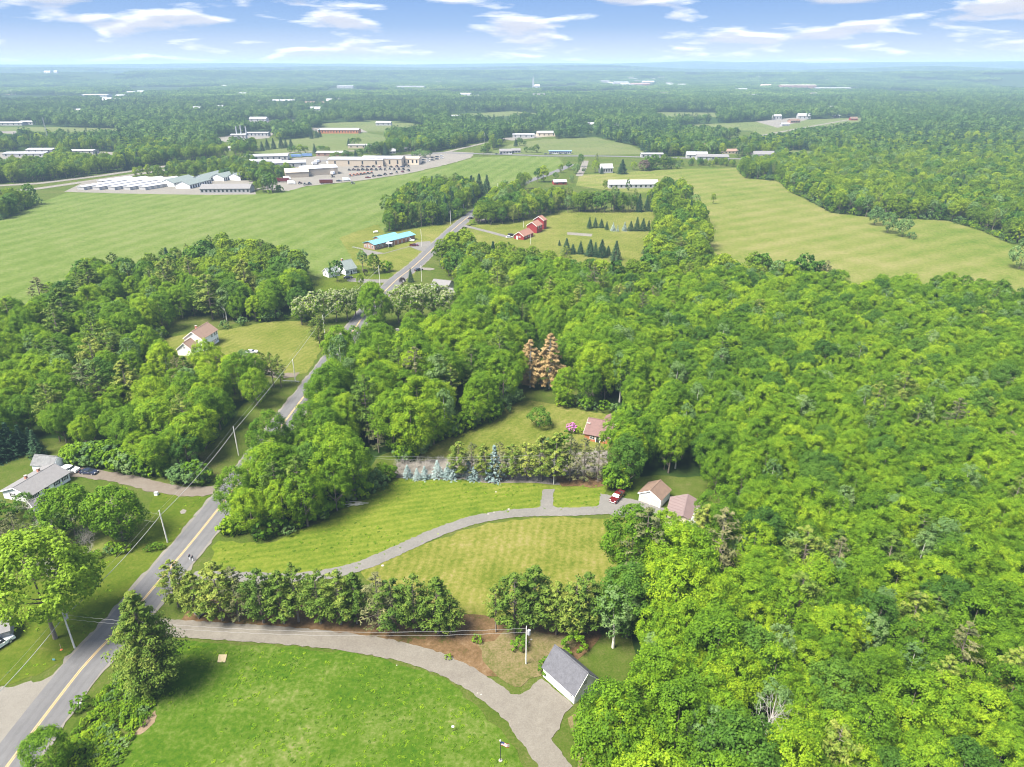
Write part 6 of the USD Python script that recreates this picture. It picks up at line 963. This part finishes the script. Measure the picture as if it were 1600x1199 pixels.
for r in np.arange(2380, 11000, 80):
    x = np.arange(-0.78 * r - 60, 0.78 * r + 60, 80) + g.uniform(-40, 40); yy.append(np.c_[x, np.full(len(x), r) + g.uniform(-20, 20, len(x))])
pa = np.vstack(yy); pa = pa[~shapely.contains_xy(unary_union([*[sight(f) for f in FAR], *[sight(f) for f in FARLOTS], *BLS]).buffer(38), pa[:, 0], pa[:, 1])]
gap = meshkit.fbm(np.c_[pa / 520.0, np.zeros(len(pa))], 3, 17); pa = pa[(gap > 0.37) | (pa[:, 1] > 7500)]
scatter('distant_woodland', [f'forest_patch_{k}' for k in range(4)], np.c_[pa, hz(pa[:, 0], pa[:, 1]) - 0.5], g.integers(0, 4, len(pa)), np.full(len(pa), 1.0), 'unbroken far forest fading into the haze')
# --- weeds and brush
def inside(shape, n, gg):
    x0, y0, x1, y1 = shape.bounds; p = np.c_[gg.uniform(x0, x1, n * 6), gg.uniform(y0, y1, n * 6)]
    return p[shapely.contains_xy(shape, p[:, 0], p[:, 1])][:n]
w = inside(SCRUB.difference(ROAD.buffer(5)), 260, g)
scatter('roadside_weeds', ['bush_0', 'bush_1', 'bush_2', 'bare_brush'], np.c_[w, np.zeros(len(w))], g.choice([0, 1, 2, 3], len(w), p=[0.45, 0.42, 0.13, 0.0]), np.c_[g.uniform(0.45, 1.0, len(w)), g.uniform(0.45, 1.0, len(w)), g.uniform(0.2, 0.65, len(w))], 'tangled weeds between the road and the front lawn')
w = inside(THICKET, 120, g)
scatter('thicket_brush', ['bush_0', 'bush_2', 'bare_brush'], np.c_[w, np.zeros(len(w))], g.choice([0, 1, 2], len(w), p=[0.35, 0.25, 0.4]), g.uniform(0.6, 1.5, len(w)), 'low green and bare brush in the thicket at the left edge')
w = inside(STRIP.buffer(-0.5), 150, g)
scatter('dead_brush', ['bare_brush'], np.c_[w, np.zeros(len(w))], np.zeros(len(w), int), g.uniform(0.4, 0.85, len(w)), 'dead grey brush on the stony strip')
w = inside(SCRUBFIELD, 330, g)
scatter('field_brush', ['broad_mid_0', 'broad_mid_1', 'broad_far_0', 'dark_mid_0'], np.c_[w, np.zeros(len(w))], g.choice([0, 1, 2, 3], len(w), p=[0.4, 0.3, 0.15, 0.15]), g.uniform(0.25, 0.75, len(w)), 'bushes on the rough field behind the storage sheds')
edge = [p for L in (L_up, L_mid, L_tan, MEADOW_R, L_front, L_dry, FARMDRIVE.buffer(3.6), ROAD.buffer(6.5), L_cape, MEADOW_L.buffer(-1)) for p in np.asarray(shapely.segmentize(L.buffer(1.5).exterior, 2.4).coords)]
edge = np.array(edge) + g.uniform(-1.6, 1.6, (len(edge), 2)); ok = ~shapely.contains_xy(unary_union([OPEN.buffer(-0.8)]), edge[:, 0], edge[:, 1]); edge = edge[ok]
scatter('woodland_edge', ['bush_0', 'bush_1', 'bush_2'], np.c_[edge, np.zeros(len(edge))], g.integers(0, 3, len(edge)), g.uniform(0.8, 3.0, len(edge)) * np.where(g.uniform(size=len(edge)) < 0.3, 0.6, 1), 'leafy undergrowth along the edges of the woods')

w = np.vstack([inside(L_front.buffer(-1), 1500, g), inside(L_mid, 500, g), inside(L_left, 500, g)]); cl = meshkit.fbm(np.c_[w / 9.0, np.zeros(len(w))], 2, 31); w = w[cl > g.uniform(0.3, 0.62, len(w))]
scatter('lawn_weeds', ['bush_0', 'bush_1'], np.c_[w, np.full(len(w), 0.03)], g.integers(0, 2, len(w)), np.c_[g.uniform(0.10, 0.34, len(w)), g.uniform(0.10, 0.34, len(w)), g.uniform(0.04, 0.09, len(w))], 'low weeds and clover tufts dotted over the lawns')
